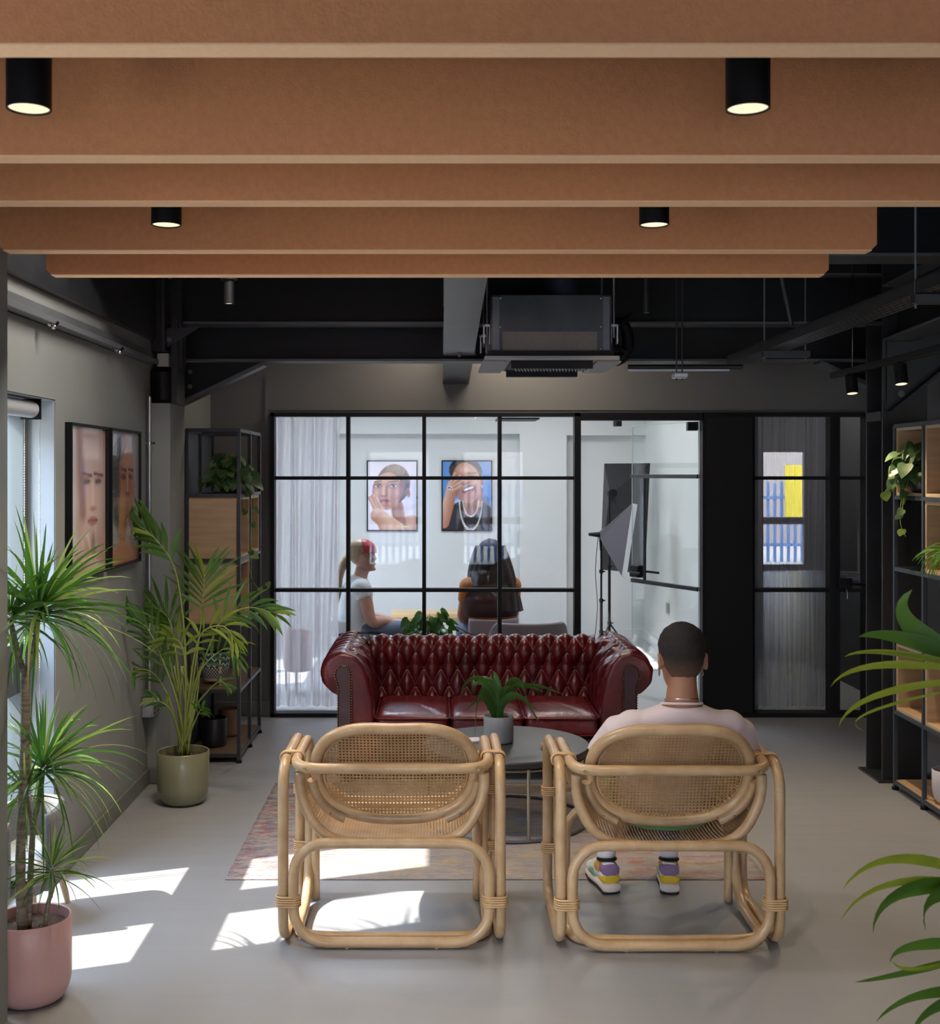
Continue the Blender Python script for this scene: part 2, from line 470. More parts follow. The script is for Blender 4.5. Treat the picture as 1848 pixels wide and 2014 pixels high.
def hairfade():
    m, nt, out = new_mat('cropped faded hair')
    sp = _n(nt, 'ShaderNodeSeparateXYZ'); tc = _n(nt, 'ShaderNodeTexCoord'); nt.links.new(tc.outputs['Object'], sp.inputs[0])
    n = noise_n(nt, coords(nt, 'Object'), 260, 3)
    z = math_n(nt, 'MULTIPLY_ADD', n, .05, sp.outputs[2])
    c = mixc(nt, ramp(nt, z, .90, 1.02), (.24, .12, .075), (.012, .008, .008))
    c = mixc(nt, math_n(nt, 'MULTIPLY', ramp(nt, n, .5, .7), .5), c, (.05, .035, .028))
    b = principled(nt, out, c, .75); bump(nt, b, n, 1.0, .004); return m
HAIRF = hairfade()
SHIRT = M('pale pink cotton', (.66, .56, .60), .85, col2=(.70, .60, .64), vs=5, bp=.15, bs=14, sheen=.2, bd=.01)
GREEN = M('green jersey', (.09, .26, .09), .85, sheen=.2)
SOCK = M('ribbed sock', (.62, .58, .62), .9, bp=.5, bs=60, bst=(1, 1, .02))
SOLE = M('cream rubber', (.62, .55, .50), .6)
RUB = M('black rubber', (.01, .01, .01), .7)
PURP = M('purple suede', (.22, .14, .27), .8)
YEL = M('yellow suede', (.62, .42, .03), .7)
ORNG = M('orange suede', (.60, .28, .06), .7)
WHITEL = M('white leather', (.7, .7, .7), .5)
MINT = M('mint leather', (.20, .45, .28), .6)
LAMP = emit('lamp lens', (1, .84, .58), .36)
RUBBERG = M('grey felt upholstery', (.14, .14, .135), .95, col2=(.20, .20, .19), vs=160, bp=.3, bs=150)
MAUVE = M('mauve upholstery', (.27, .22, .25), .8, sheen=.2)
SOFTB = M('black softbox fabric', (.018, .018, .021), .5, bp=.25, bs=9, bd=.01)
SOFTG = M('grey softbox fabric', (.11, .105, .12), .45, bp=.2, bs=9, bd=.01)
DIFF = M('white diffuser cloth', (.75, .77, .8), .8)
SILVERW = M('brushed steel plate', (.5, .5, .5), .3, .9)
WPLAS = M('white plastic', (.75, .75, .75), .4)
GPLAS = M('grey blind fabric', (.40, .41, .43), .6)
BEADM = M('beaded chain', (.62, .58, .5), .3, .6)
DUCT = M('blue grey duct', (.03, .04, .07), .6)
INSUL = M('grey insulation', (.21, .18, .165), .95, col2=(.25, .215, .2), vs=150)
FENCE = M('blue fence paint', (.12, .22, .48), .5)
YSIGN = M('yellow sign', (.80, .62, .02), .5)
GROUND = M('pale paving', (.42, .38, .33), .9, col2=(.5, .46, .4), vs=3)
EXTW = M('dark sky screen', (.035, .042, .04), .9)  # kept near black to dim the view through the window
EXTB = M('pale brick render', (.42, .36, .33), .9)
HAIRB = M('long black hair', (.012, .009, .010), .75, col2=(.03, .02, .018), vs=3, st=(40, 40, 1), bp=.6, bs=4, bst=(40, 40, 1), bd=.004)
HAIRL = M('blonde hair', (.50, .36, .22), .45, col2=(.36, .24, .14), vs=4, st=(30, 30, 1), bp=.4, bs=4, bst=(30, 30, 1))
HAIRR = M('red dyed hair', (.55, .05, .05), .45, col2=(.4, .03, .04), vs=4, st=(30, 30, 1))
SHIRTW = M('white cotton', (.68, .70, .72), .85, bp=.4, bs=6, bst=(25, 25, 1), bd=.004)
ORCL = M('orange cotton', (.50, .16, .02), .8)
BROWNT = M('dark brown cotton', (.05, .02, .015), .8)
JEAN = M('denim', (.12, .16, .24), .85)
NECKL = M('fine silver', (.8, .76, .7), .2, 1)
def basket_mat():
    m, nt, out = new_mat('blue and straw basket weave')
    tc = _n(nt, 'ShaderNodeTexCoord'); sp = _n(nt, 'ShaderNodeSeparateXYZ'); nt.links.new(tc.outputs['UV'], sp.inputs[0])
    u, v = sp.outputs[0], sp.outputs[1]
    zig = math_n(nt, 'PINGPONG', math_n(nt, 'MULTIPLY', u, 16), .5)
    t = math_n(nt, 'ADD', math_n(nt, 'MULTIPLY', v, 5), zig)
    a = math_n(nt, 'LESS_THAN', math_n(nt, 'FRACT', t), .3)
    ck = math_n(nt, 'GREATER_THAN', math_n(nt, 'MULTIPLY', math_n(nt, 'SINE', math_n(nt, 'MULTIPLY', u, 6.283*30)), math_n(nt, 'SINE', math_n(nt, 'MULTIPLY', v, 6.283*8))), .15)
    lower = math_n(nt, 'LESS_THAN', v, .5)
    c1 = mixc(nt, a, (.015, .06, .14), (.62, .52, .33))
    c2 = mixc(nt, ck, (.015, .06, .14), (.62, .52, .33))
    c = mixc(nt, lower, c1, c2)
    band = math_n(nt, 'LESS_THAN', v, .1); c = mixc(nt, band, c, (.55, .38, .2))
    principled(nt, out, c, .7); return m
BASKET = basket_mat()
def rug_mat():
    m, nt, out = new_mat('distressed woven rug')
    vs = coords(nt, 'Object', (2.2, 9, 1)); vb = coords(nt, 'Object', (1, 1.6, 1)); vf = coords(nt, 'Object', (22, 220, 1))
    fine = noise_n(nt, vf, 1.0, 3, .7)
    st = noise_n(nt, vs, 2.2, 6, .7)
    tc = _n(nt, 'ShaderNodeTexCoord'); sp = _n(nt, 'ShaderNodeSeparateXYZ'); nt.links.new(tc.outputs['Object'], sp.inputs[0])
    x = sp.outputs[0]
    left = ramp(nt, x, .55, .1)
    mid = math_n(nt, 'MULTIPLY', ramp(nt, x, .45, .75), ramp(nt, x, 1.35, 1.0))
    right = ramp(nt, x, 1.35, 1.65)
    c = mixc(nt, ramp(nt, st, .35, .65), (.36, .315, .285), (.25, .23, .24))
    n1 = noise_n(nt, vb, 4.6, 9, .78); n2 = noise_n(nt, coords(nt, 'Object', (1.3, 4.0, 1)), 5.1, 9, .8); n3 = noise_n(nt, coords(nt, 'Object', (1.6, 4.2, 3)), 5.3, 9, .8)
    c = mixc(nt, math_n(nt, 'MULTIPLY', ramp(nt, n1, .53, .60), math_n(nt, 'MULTIPLY_ADD', mid, .6, .4)), c, (.47, .34, .12))
    c = mixc(nt, math_n(nt, 'MULTIPLY', ramp(nt, n2, .48, .56), math_n(nt, 'MULTIPLY_ADD', left, .55, .2)), c, (.06, .07, .15))
    c = mixc(nt, math_n(nt, 'MULTIPLY', ramp(nt, n3, .52, .58), math_n(nt, 'MAXIMUM', math_n(nt, 'MULTIPLY', left, .75), math_n(nt, 'MULTIPLY', right, .6))), c, (.34, .065, .05))
    c = mixc(nt, math_n(nt, 'MULTIPLY', ramp(nt, fine, .5, .66), .5), c, (.50, .44, .38))
    b = principled(nt, out, c, .95, spec=.2)
    bump(nt, b, fine, .5, .004); return m
RUG = rug_mat()
def vcol_mat():
    m, nt, out = new_mat('printed photograph')
    a = _n(nt, 'ShaderNodeAttribute'); a.attribute_name = 'Print'
    b = principled(nt, out, (1, 1, 1), .25, coat=.6); nt.links.new(a.outputs[0], b.inputs['Base Color']); b.inputs['Coat Roughness'].default_value = .03
    return m
PRINT = vcol_mat()
def tray_mat():
    m, nt, out = new_mat('perforated tray')
    sp = _n(nt, 'ShaderNodeSeparateXYZ'); tc = _n(nt, 'ShaderNodeTexCoord'); nt.links.new(tc.outputs['UV'], sp.inputs[0])
    fx = math_n(nt, 'ABSOLUTE', math_n(nt, 'SUBTRACT', math_n(nt, 'FRACT', math_n(nt, 'MULTIPLY', sp.outputs[0], 36)), .5))
    fy = math_n(nt, 'ABSOLUTE', math_n(nt, 'SUBTRACT', math_n(nt, 'FRACT', math_n(nt, 'MULTIPLY', sp.outputs[1], 18)), .5))
    h = math_n(nt, 'MULTIPLY', math_n(nt, 'LESS_THAN', fx, .16), math_n(nt, 'LESS_THAN', fy, .33))
    b = principled(nt, out, (.05, .052, .057), .35, .3)
    tr = _n(nt, 'ShaderNodeBsdfTransparent'); mx = _n(nt, 'ShaderNodeMixShader')
    nt.links.new(h, mx.inputs[0]); nt.links.new(b.outputs[0], mx.inputs[1]); nt.links.new(tr.outputs[0], mx.inputs[2])
    nt.links.new(mx.outputs[0], out.inputs[0]); return m
TRAY = tray_mat()
WINF = M('pale grey window frame', (.07, .082, .082), .45)
# ================================================================ room shell
YB = 8.11
def wallbox(name, boxes, mat, label=None):
    g = G()
    for b in boxes: g.box(*b)
    o = g.build(name, mat, smooth=False); struct(o, label); return o
wallbox('floor', [(-1.9, 7.1, -4.1, 8.16, -.06, 0)], FLOOR, 'grey poured resin floor of the lounge')
wallbox('floor', [(-1.9, 3.3, 8.16, 12.2, -.06, 0)], STUDIOF, 'pale floor of the studio behind the glazing')
wallbox('ceiling', [(-1.9, 7.1, -4.1, 8.2, 2.85, 2.95)], CEIL, 'black painted ceiling deck')
# left wall with two tall windows (and the studio's)
def wall_with_holes(name, x0, x1, y0, y1, z1, holes, mat, label):
    bx = []; y = y0
    for (a, b, za, zb) in holes:
        bx.append((x0, x1, y, a, 0, z1))
        if za > 0: bx.append((x0, x1, a, b, 0, za))
        bx.append((x0, x1, a, b, zb, z1)); y = b
    bx.append((x0, x1, y, y1, 0, z1))
    return wallbox(name, bx, mat, label)
wall_with_holes('wall_left', -1.76, -1.54, -4.1, 8.11, 2.85, [(0.3, 1.9, 0, 1.945), (3.72, 4.82, 0, 1.945)], WALL, 'grey painted wall with the tall window and framed pictures')
wall_with_holes('wall_left', -1.76, -1.54, 8.11, 12.2, 2.6, [(9.1, 10.5, .04, 1.75)], STUDIO, 'white studio wall behind the curtain')
# pale reveals
g = G()
for (a, b) in ((.3, 1.9), (3.72, 4.82)):
    g.box(-1.74, -1.545, b-.004, b+.0, 0, 1.945); g.box(-1.74, -1.545, a, a+.004, 0, 1.945)
    g.box(-1.74, -1.545, a, b, 1.941, 1.945)
struct(g.build('trim_1', REVEAL, smooth=False), 'pale grey reveal lining of the tall window')
# pilasters
g = G(); g.box(-1.54, -1.42, 6.35, 6.71, 0, 2.02)
struct(g.build('wall_pilaster', WALL, smooth=False), 'grey boxed pilaster beside the charcoal shelving')
g = G(); g.box(-1.54, -1.295, 3.40, 3.60, 0, 2.85)
struct(g.build('wall_pilaster', WALL, smooth=False), 'grey pier at the near side of the tall window')
# back wall
wallbox('wall_back', [(-1.54, -1.128, YB, YB+.09, 0, 2.85), (-1.128, 2.916, YB, YB+.09, 2.057, 2.85), (2.916, 7.1, YB, YB+.09, 0, 2.85)], WALLD, 'dark grey wall above and beside the glazed partition')
g = G(); g.box(-1.17, -1.150, YB-.012, YB, 0, 2.3); g.box(-1.17, 2.9, YB-.008, YB, 2.075, 2.083)
struct(g.build('trim_2', WALLD, smooth=False), 'thin joint strip beside the black glazing frame')
wallbox('wall_right', [(7.0, 7.1, -4.1, 8.2, 0, 2.85)], DARKROOM, 'dark wall of the room beyond the shelving')
bx = []; x = -1.9
RW = [(-1.2, -.1), (.4, 1.5), (3.2, 4.2), (5.45, 6.25)]
for a, b in RW:
    bx += [(x, a, -4.1, -4.0, 0, 2.85), (a, b, -4.1, -4.0, 0, .05), (a, b, -4.1, -4.0, 2.05, 2.85)]; x = b
bx.append((x, 7.1, -4.1, -4.0, 0, 2.85))
wallbox('wall_rear', bx, WALL, 'grey wall with street windows')
def skirt(name, segs, h=.085, label=None):
    g = G()
    for (x0, y0, x1, y1) in segs: g.box(x0, x1, y0, y1, 0, h)
    o = g.build(name, SKIRT, smooth=False, bevel=.006); struct(o, label); return o
skirt('baseboard_left', [(-1.54, 4.83, -1.525, 6.35), (-1.54, 6.71, -1.525, 8.11), (-1.54, -4, -1.525, .29), (-1.54, 1.91, -1.525, 3.40), (-1.54, 6.335, -1.42, 6.35), (-1.42, 6.335, -1.405, 6.71)], .085, 'painted skirting along the grey wall')
skirt('baseboard_back', [(-1.52, 8.095, -1.13, 8.11)], .1, 'painted skirting below the dark wall')
# ---------------------------------------------------------------- windows to outside
def window(name, label, x, a, b, z0, z1, axis, trans=(), mull=(), th=.05):
    r = srt(name, label); g = G()
    def bxx(p0, p1, za, zb, t=.05):
        if axis == 'x': g.box(x-t, x+t, p0, p1, za, zb)
        else: g.box(p0, p1, x-t, x+t, za, zb)
    bxx(a, a+th, z0, z1); bxx(b-th, b, z0, z1); bxx(a, b, z1-th, z1); bxx(a, b, z0, z0+th)
    for t0, t1 in trans: bxx(a, b, t0, t1, .04)
    for m0, m1 in mull: bxx(m0, m1, z0, z1, .035)
    g.build('window_frame', WINF, r, smooth=False, bevel=.004)
    g = G()
    if axis == 'x': g.add([(x, a, z0), (x, b, z0), (x, b, z1), (x, a, z1)], [(0, 1, 2, 3)])
    else: g.add([(a, x, z0), (b, x, z0), (b, x, z1), (a, x, z1)], [(0, 1, 2, 3)])
    g.build('window_glass', GLASSW, r, smooth=False); return r
window('window_1', 'tall window with a wide transom beside the dracaena', -1.70, 3.72, 4.82, 0.0, 1.945, 'x', [(.775, .98)], [(4.145, 4.375)])
window('window_2', 'tall window in the grey wall nearer the doorway', -1.70, .3, 1.9, 0.0, 1.945, 'x', [(.775, .98)], [(1.0, 1.2)])
window('window_3', 'studio window behind the sheer curtain', -1.70, 9.1, 10.5, .04, 1.75, 'x', [(.75, .9)], [(9.75, 9.85)])
for i, (a, b) in enumerate(RW):
    window('window_%d' % (4+i), ['street window behind the camera', 'street window beside the entrance', 'street window of the far room', 'widest street window facing the yellow sign'][i], -4.05, a, b, .05, 2.05, 'y', [(.78, .90)])
# ---------------------------------------------------------------- glazed partition
F0, F1 = YB-.05, YB+.05
def fbox(g, x0, x1, z0, z1, t=.0): g.box(x0, x1, F0+t, F1-t, z0, z1)
r = srt('window_8', 'black framed glazed partition with twelve panes')
g = G()
fbox(g, -1.128, -1.100, 0, 2.057); fbox(g, -1.128, .966, 2.03, 2.057); fbox(g, -1.128, .966, 0, .028); fbox(g, .925, .968, 0, 2.057)
g.build('window_frame', BLACK, r, smooth=False, bevel=.002)
MX = [-.604, -.09, .421]
for m in MX:
    g = G(); fbox(g, m-.013, m+.013, .028, 2.03, .008); g.build('mullion', BLACK, r, smooth=False, bevel=.002)
for z in (1.615, .856):
    g = G(); fbox(g, -1.10, .925, z-.012, z+.012, .012); g.build('transom', BLACK, r, smooth=False, bevel=.002)
xs = [-1.1]+MX+[.925]
for i in range(4):
    a, b = xs[i]+.012, xs[i+1]-.012
    g = G(); g.add([(a, YB, .028), (b, YB, .028), (b, YB, 2.03), (a, YB, 2.03)], [(0, 1, 2, 3)])
    g.build('glass_pane', GLASS, r, smooth=False)
# open glass door
r = srt('door_1', 'open glass door leaf swung into the studio')
g = G(); fbox(g, .968, 1.80, 2.005, 2.057); fbox(g, 1.788, 1.812, 0, 2.057)
g.build('door_frame', BLACK, r, smooth=False, bevel=.002)
hx, hy, ex, ey = 1.785, 8.17, 1.447, 8.88
dx, dy = ex-hx, ey-hy; L = sqrt(dx*dx+dy*dy)
def dp(t, z): return V((hx+dx*t, hy+dy*t, z))
g = G(); nrm = V((-dy, dx, 0)).normalized()*.005
vs = [dp(0, .01)-nrm, dp(1, .01)-nrm, dp(1, 2.0)-nrm, dp(0, 2.0)-nrm, dp(0, .01)+nrm, dp(1, .01)+nrm, dp(1, 2.0)+nrm, dp(0, 2.0)+nrm]
g.add(vs, [(0, 1, 2, 3), (7, 6, 5, 4)]); g.build('door_glass', GLASSD, r, smooth=False)
g = G(); g.bar(dp(0, 0.01), dp(0, 2.0), .004, .012); g.bar(dp(1, .01), dp(1, 2.0), .004, .012); g.bar(dp(0, 2.0), dp(1, 2.0), .012, .003)
g.build('glass_edge', M('polished glass edge', (.45, .6, .55), .2), r, smooth=False)
g = G(); g.bar(dp(0, 1.625), dp(1, 1.625), .03, .028); g.bar(dp(0, .853), dp(1, .853), .03, .028); g.bar(dp(.80, .853), dp(.80, 1.625), .02, .02)
g.build('glazing_bar', STEEL, r, smooth=False, bevel=.002)
g = G(); g.box(-.065, .045, -.035, .035, -.04, .05)
o = g.build('door_lock', BLACK, r, bevel=.008); o.location = dp(.93, .92); o.rotation_euler = (0, 0, atan2(dy, dx))
g = G(); g.tube([V((-.02, -.03, 0)), V((-.02, -.07, 0)), V((-.06, -.08, 0)), V((-.16, -.08, 0))], .009, 10); g.tube([V((-.02, .03, 0)), V((-.02, .07, 0)), V((-.06, .08, 0)), V((-.16, .08, 0))], .009, 10)
o = g.build('door_handle', BLACK, r); o.location = dp(.93, .92); o.rotation_euler = (0, 0, atan2(dy, dx))
g = G(); g.box(-.05, .02, -.03, .03, -.06, 0); o = g.build('pivot_block', BLACK, r, bevel=.003); o.location = dp(.06, 2.0)
# black solid section
g = G(); fbox(g, 1.812, 2.133, 0, 2.057); struct(g.build('wall_panel', BLACKP, smooth=False), 'solid matt black section between the glass door and the curtained pane')
g = G(); fbox(g, 1.80, 2.92, 2.03, 2.058, -.004); fbox(g, 1.80, 2.92, 0, .03, -.004)
struct(g.build('trim_3', BLACK, smooth=False), 'black head and sill rail of the glazing')
r = srt('window_9', 'three pane black framed glazing with the grey curtain behind')
g = G(); fbox(g, 2.125, 2.142, .03, 2.03); fbox(g, 2.648, 2.695, .03, 2.03)
fbox(g, 2.14, 2.65, 1.603, 1.627, .012); fbox(g, 2.14, 2.65, .844, .868, .012)
g.build('window_frame', BLACK, r, smooth=False, bevel=.002)
g = G(); g.add([(2.14, YB, .03), (2.65, YB, .03), (2.65, YB, 2.03), (2.14, YB, 2.03)], [(0, 1, 2, 3)]); g.build('glass_pane', GLASSR, r, smooth=False)
r = srt('door_2', 'closed dark glass door beside the steel column')
g = G(); fbox(g, 2.695, 2.715, .03, 2.03); fbox(g, 2.885, 2.92, .0, 2.057); fbox(g, 2.71, 2.89, 1.603, 1.627, .012); fbox(g, 2.71, 2.89, .844, .868, .012)
g.build('door_frame', BLACK, r, smooth=False)
g = G(); g.add([(2.71, YB, .03), (2.89, YB, .03), (2.89, YB, 2.03), (2.71, YB, 2.03)], [(0, 1, 2, 3)]); g.build('door_glass', GLASSR, r, smooth=False)
g = G(); g.box(2.70, 2.79, YB-.075, YB-.05, .87, .94); g.build('door_lock', BLACK, r, bevel=.004)
g = G(); g.tube([V((2.76, YB-.08, .905)), V((2.76, YB-.12, .905)), V((2.9, YB-.12, .90))], .008, 8); g.build('door_handle', BLACK, r)
g = G(); g.tube([V((2.745, YB-.08, .87)), V((2.75, YB-.085, .84)), V((2.748, YB-.085, .80))], .006, 6); g.build('key', CHROME, r)
ld = bpy.data.lights.new('lamp', 'AREA'); ld.size = .3; ld.energy = 2.5; ld.color = (1, .95, .9)
r = thing('fill_panel', 'small added fill panel inside the room behind the grey curtain', 'ceiling light', (2.7, 9.3, 2.46))  # lamp added to lift the grey curtain out of the dark
g = G(); g.box(-.16, .16, -.16, .16, 0, .039); g.build('housing', WPLAS, r, smooth=False)
g = G(); g.box(-.15, .15, -.15, .15, -.003, 0); g.build('diffuser', LAMPW, r, smooth=False)
lo = bpy.data.objects.new('lamp', ld); COL.objects.link(lo); lo.parent = r; lo.location = (0, 0, -.01)
# dark room behind the curtained pane
wallbox('wall_back', [(2.2, 3.3, 10.4, 10.5, 0, 2.6), (3.2, 3.3, 8.2, 10.5, 0, 2.6), (2.2, 3.3, 8.2, 10.5, 2.5, 2.6)], DARKROOM, 'unlit room behind the grey curtain')
# ---------------------------------------------------------------- studio shell
wallbox('wall_back', [(-1.54, 2.16, 11.90, 12.0, 0, 2.6), (-1.54, -1.0, 11.75, 11.9, 0, 2.6), (.81, 1.27, 11.75, 11.9, 0, 2.6), (-1.0, .81, 11.75, 11.9, 2.035, 2.6), (1.27, 2.16, 11.75, 11.9, 2.02, 2.6)], STUDIO, 'white studio wall with shallow recesses')
wallbox('wall_right', [(2.06, 2.20, 8.2, 11.9, 0, 2.6)], STUDIO, 'white side wall of the studio')
wallbox('ceiling', [(-1.9, -.75, 8.2, 12.1, 2.5, 2.6), (-.35, 2.2, 8.2, 12.1, 2.5, 2.6), (-.75, -.35, 8.2, 9.2, 2.5, 2.6), (-.75, -.35, 10.5, 12.1, 2.5, 2.6)], STUDIO, 'white studio ceiling with a rooflight')
g = G(); g.box(-1.0, .81, 11.885, 11.9, 0, .1); g.box(.81, 1.27, 11.735, 11.75, 0, .1); g.box(1.27, 2.06, 11.885, 11.9, 0, .1); g.box(2.045, 2.06, 8.25, 11.89, 0, .1)
struct(g.build('baseboard_back', STUDIO, smooth=False, bevel=.004), 'white studio skirting')
# ---------------------------------------------------------------- outside
wallbox('ground', [(-12, -1.9, -4, 18, -.12, -.05), (-12, 18, -14, -4.1, -.12, -.05)], GROUND, 'pale paving outside the windows')
wallbox('wall_outside', [(-5.2, -5.0, -2, 24, -.1, 3.6)], EXTW, 'added dark wall screening bright sky outside the tall window')  # wall added to keep bright sky out of the window view
wallbox('wall_outside', [(-8, 16, -13.2, -13, -.1, 3.2)], EXTB, 'brick building across the street')
# ================================================================ steelwork
def ibeam(g, a, b, h, wf, tw=.012, tf=.014, up=(0, 0, 1)):
    a, b, up = V(a), V(b), V(up)
    g.bar(a, b, tw, h-2*tf, up); g.bar(a-up*(h/2-tf/2), b-up*(h/2-tf/2), wf, tf, up); g.bar(a+up*(h/2-tf/2), b+up*(h/2-tf/2), wf, tf, up)
def ibeam2(r, a, b, h, wf, tw=.012, tf=.014, wm=None, fm=None):
    a, b, up = V(a), V(b), V((0, 0, 1))
    g = G(); g.bar(a, b, tw, h-2*tf, up); g.build('web', wm or STEELW, r, smooth=False)
    for s in (-1, 1):
        g = G(); g.bar(a+up*(s*(h/2-tf/2)), b+up*(s*(h/2-tf/2)), wf, tf, up); g.build('flange', fm or STEELF, r, smooth=False, bevel=.002)
def beam(label, a, b, h, wf, mat=STEEL):
    r = thing('steel_beam', label, 'steel beam', a); a, b = V((0, 0, 0)), V(b)-V(a)
    ibeam2(r, a, b, h, wf); return r
beam('black steel beam crossing above the second ceiling fins, grey lower flange', (-1.53, 5.11, 2.70), (6.9, 5.11, 2.70), .28, .20, STEELG)
beam('black steel beam over the room in front of the deepest one, behind the air unit', (-1.50, 6.62, 2.605), (6.9, 6.62, 2.605), .28, .16)
r = thing('steel_beam', 'black steel beam nearest the back wall with angled knee braces', 'steel beam', (0, 6.98, 0))
ibeam2(r, (-1.53, 0, 2.44), (2.70, 0, 2.44), .29, .17)
g = G(); g.bar((-1.50, -.05, 2.04), (-1.0, -.05, 2.28), .12, .022, (0, 0, 1)); g.build('knee_brace', STEELF, r, smooth=False)
g = G(); g.prism([(-1.52, 2.05), (-1.02, 2.29), (-1.52, 2.29)], .012, (0, -.05, 0)); g.build('gusset', STEELW, r, smooth=False)
g = G(); g.bar((2.20, -.05, 2.29), (2.75, -.05, 2.03), .12, .022, (0, 0, 1)); g.build('knee_brace', STEELF, r, smooth=False)
g = G(); g.prism([(2.2, 2.29), (2.74, 2.04), (2.74, 2.29)], .012, (0, -.05, 0)); g.build('gusset', STEELW, r, smooth=False)
for (x, z) in ((-1.46, 2.15), (-1.46, 2.235), (-1.46, 2.08)):
    g = G(); g.lathe([(0, -.02), (.014, -.02), (.014, 0)], (x+.03, -.055, z), 6, axis='y'); g.build('bolt', STEELG, r, smooth=False)
# sloping grey beam running towards the back wall
r = thing('steel_beam', 'grey painted steel beam running from front to back over the sofa', 'steel beam', (0, 0, 0))
g = G(); ibeam(g, (.112, 3.2, 2.555+.12), (.125, 8.10, 2.252+.12), .24, .178, .014, .014); g.build('beam', STEELG, r, smooth=False, bevel=.002)
g = G()
for y in (6.84, 7.12): g.box(.03, .22, y-.006, y+.006, 2.325, 2.5)
g.box(.118, .132, 6.80, 6.88, 2.315, 2.45)
g.build('stiffener_plate', STEELG, r, smooth=False)
# column heads at the pilaster
r = thing('steel_column', 'black steel column head standing on the grey pilaster', 'steel column', (-1.48, 6.5, 2.02))
g = G(); g.lathe([(.0, .003), (.075, .003), (.085, .02), (.085, .17), (.06, .20), (0, .20)], (0, 0, 0), 24, ry=1.5); g.build('sleeve', BLACK, r)
g = G(); ibeam(g, (.02, .05, .20), (.02, .05, .82), .14, .12, up=(1, 0, 0)); g.build('post', STEEL, r, smooth=False)
g = G(); g.box(-.02, .04, -.10, -.02, .2, .27); g.build('mortar', M('raw plaster', (.4, .39, .35), .9), r, smooth=False)
g = G(); g.box(.055, .085, -.1, .1, .0, .45); g.build('end_plate', STEEL, r, smooth=False)
r = thing('steel_bracket', 'black steel end plate with bolts where the upper beam meets the grey wall', 'steel bracket', (-1.49, 6.42, 2.36))
g = G(); g.box(-.04, .035, -.02, 0, -.06, .46); g.box(.03, .045, -.10, 0, -.06, .46); g.build('plate', STEEL, r, smooth=False, bevel=.002)
g = G(); g.prism([(.04, .06), (.22, .07), (.05, -.04)], .012, (0, -.03, 0)); g.build('gusset', STEEL, r, smooth=False)
for z in (.34, .0):
    g = G(); g.lathe([(0, -.03), (.014, -.03), (.014, 0)], (.06, -.02, z), 6, axis='y'); g.build('bolt', STEELG, r, smooth=False)
# wall rail with clips, high on the grey wall
r = thing('cable_rail', 'grey steel rail with shiny clips high along the grey wall', 'rail', (-1.54, 3.6, 2.24))
g = G(); g.box(.0, .06, 0, 2.75, -.012, .012); g.box(0, .015, 0, 2.70, -.012, .06); g.build('rail', STEELG, r, smooth=False, bevel=.003)
for y in (.98, 1.93):
    g = G(); g.tube([V((.05, y, -.02)), V((.07, y, -.03)), V((.075, y+.03, -.01))], .007, 8); g.ball((.07, y, -.03), .011); g.build('clip', CHROME, r)
g = G(); g.box(-1.54, -1.50, 3.6, 6.35, 2.36, 2.84); o = g.build('trim_4', STEEL, smooth=False); struct(o, 'dark sheet standing in for the unlit void above the grey wall')  # dark sheet in place of the shadowy void over the wall
# right steel column
r = thing('steel_column', 'black steel H-section column between the glass door and the open shelving', 'steel column', (2.375, 6.38, 0))
g = G(); g.box(0, .24, 0, .014, 0, 2.85); g.box(0, .24, .236, .25, 0, 2.85); g.box(.11, .122, .01, .24, 0, 2.85); g.build('column', STEEL, r, smooth=False, bevel=.002)
g = G(); g.box(-.002, .11, .02, .23, 1.93, 1.98); g.build('stiffener_plate', STEEL, r, smooth=False)
g = G(); g.box(-.03, .27, -.03, .28, 0, .012); g.build('base_plate', STEEL, r, smooth=False)
g = G(); g.prism([(.02, 1.98), (.42, 2.30), (.42, 2.55), (.02, 2.55)], .014, (.0, .0, 0)); g.bar((.02, -.03, 1.97), (.45, -.03, 2.32), .10, .014); g.build('haunch', STEEL, r, smooth=False)
for z in (2.07, 2.22):
    g = G(); g.lathe([(0, -.02), (.018, -.02), (.018, 0)], (.09, -.014, z), 6, axis='y'); g.build('bolt', STEELG, r, smooth=False)
beam('dark sloping steel beam running over the open shelving', (2.45, 3.2, 2.62), (2.45, 6.35, 2.50), .30, .17, STEELG)
# ================================================================ felt fins
SL = [(1.87, 1.40), (2.51, 1.35), (2.92, 1.30), (3.55, 1.285), (3.98, 1.285)]
fl = ['orange felt ceiling fin nearest the camera', 'orange felt ceiling fin behind the nearest pair of cylinder lights', 'middle orange felt ceiling fin', 'orange felt ceiling fin just behind the smaller pair of cylinder lights', 'orange felt ceiling fin furthest from the camera']
for (y, hw), lb in zip(SL, fl):
    r = thing('ceiling_fin', lb, 'acoustic fin', (0, y-.055, 2.30), group='orange felt fins hung across the ceiling')
    g = G(); c = .015
    g.prism([(-hw+c, .003), (hw-c, .003), (hw, .003+c), (hw, .32), (-hw, .32), (-hw, .003+c)], -.055, (0, 0, 0)); fn_ = g.build('fin', FELT, r, smooth=False)
    g = G(); g.box(-hw+c, hw-c, .0, .055, 0, .0032); g.build('lit_edge', FELTE, fn_, smooth=False, label='lower edge coloured paler for light from below')
    for x in (-.9, .9):
        g = G(); g.tube([V((x, .027, .31)), V((x, .027, .55))], .0015, 6); g.build('suspension_wire', CHROME, r)
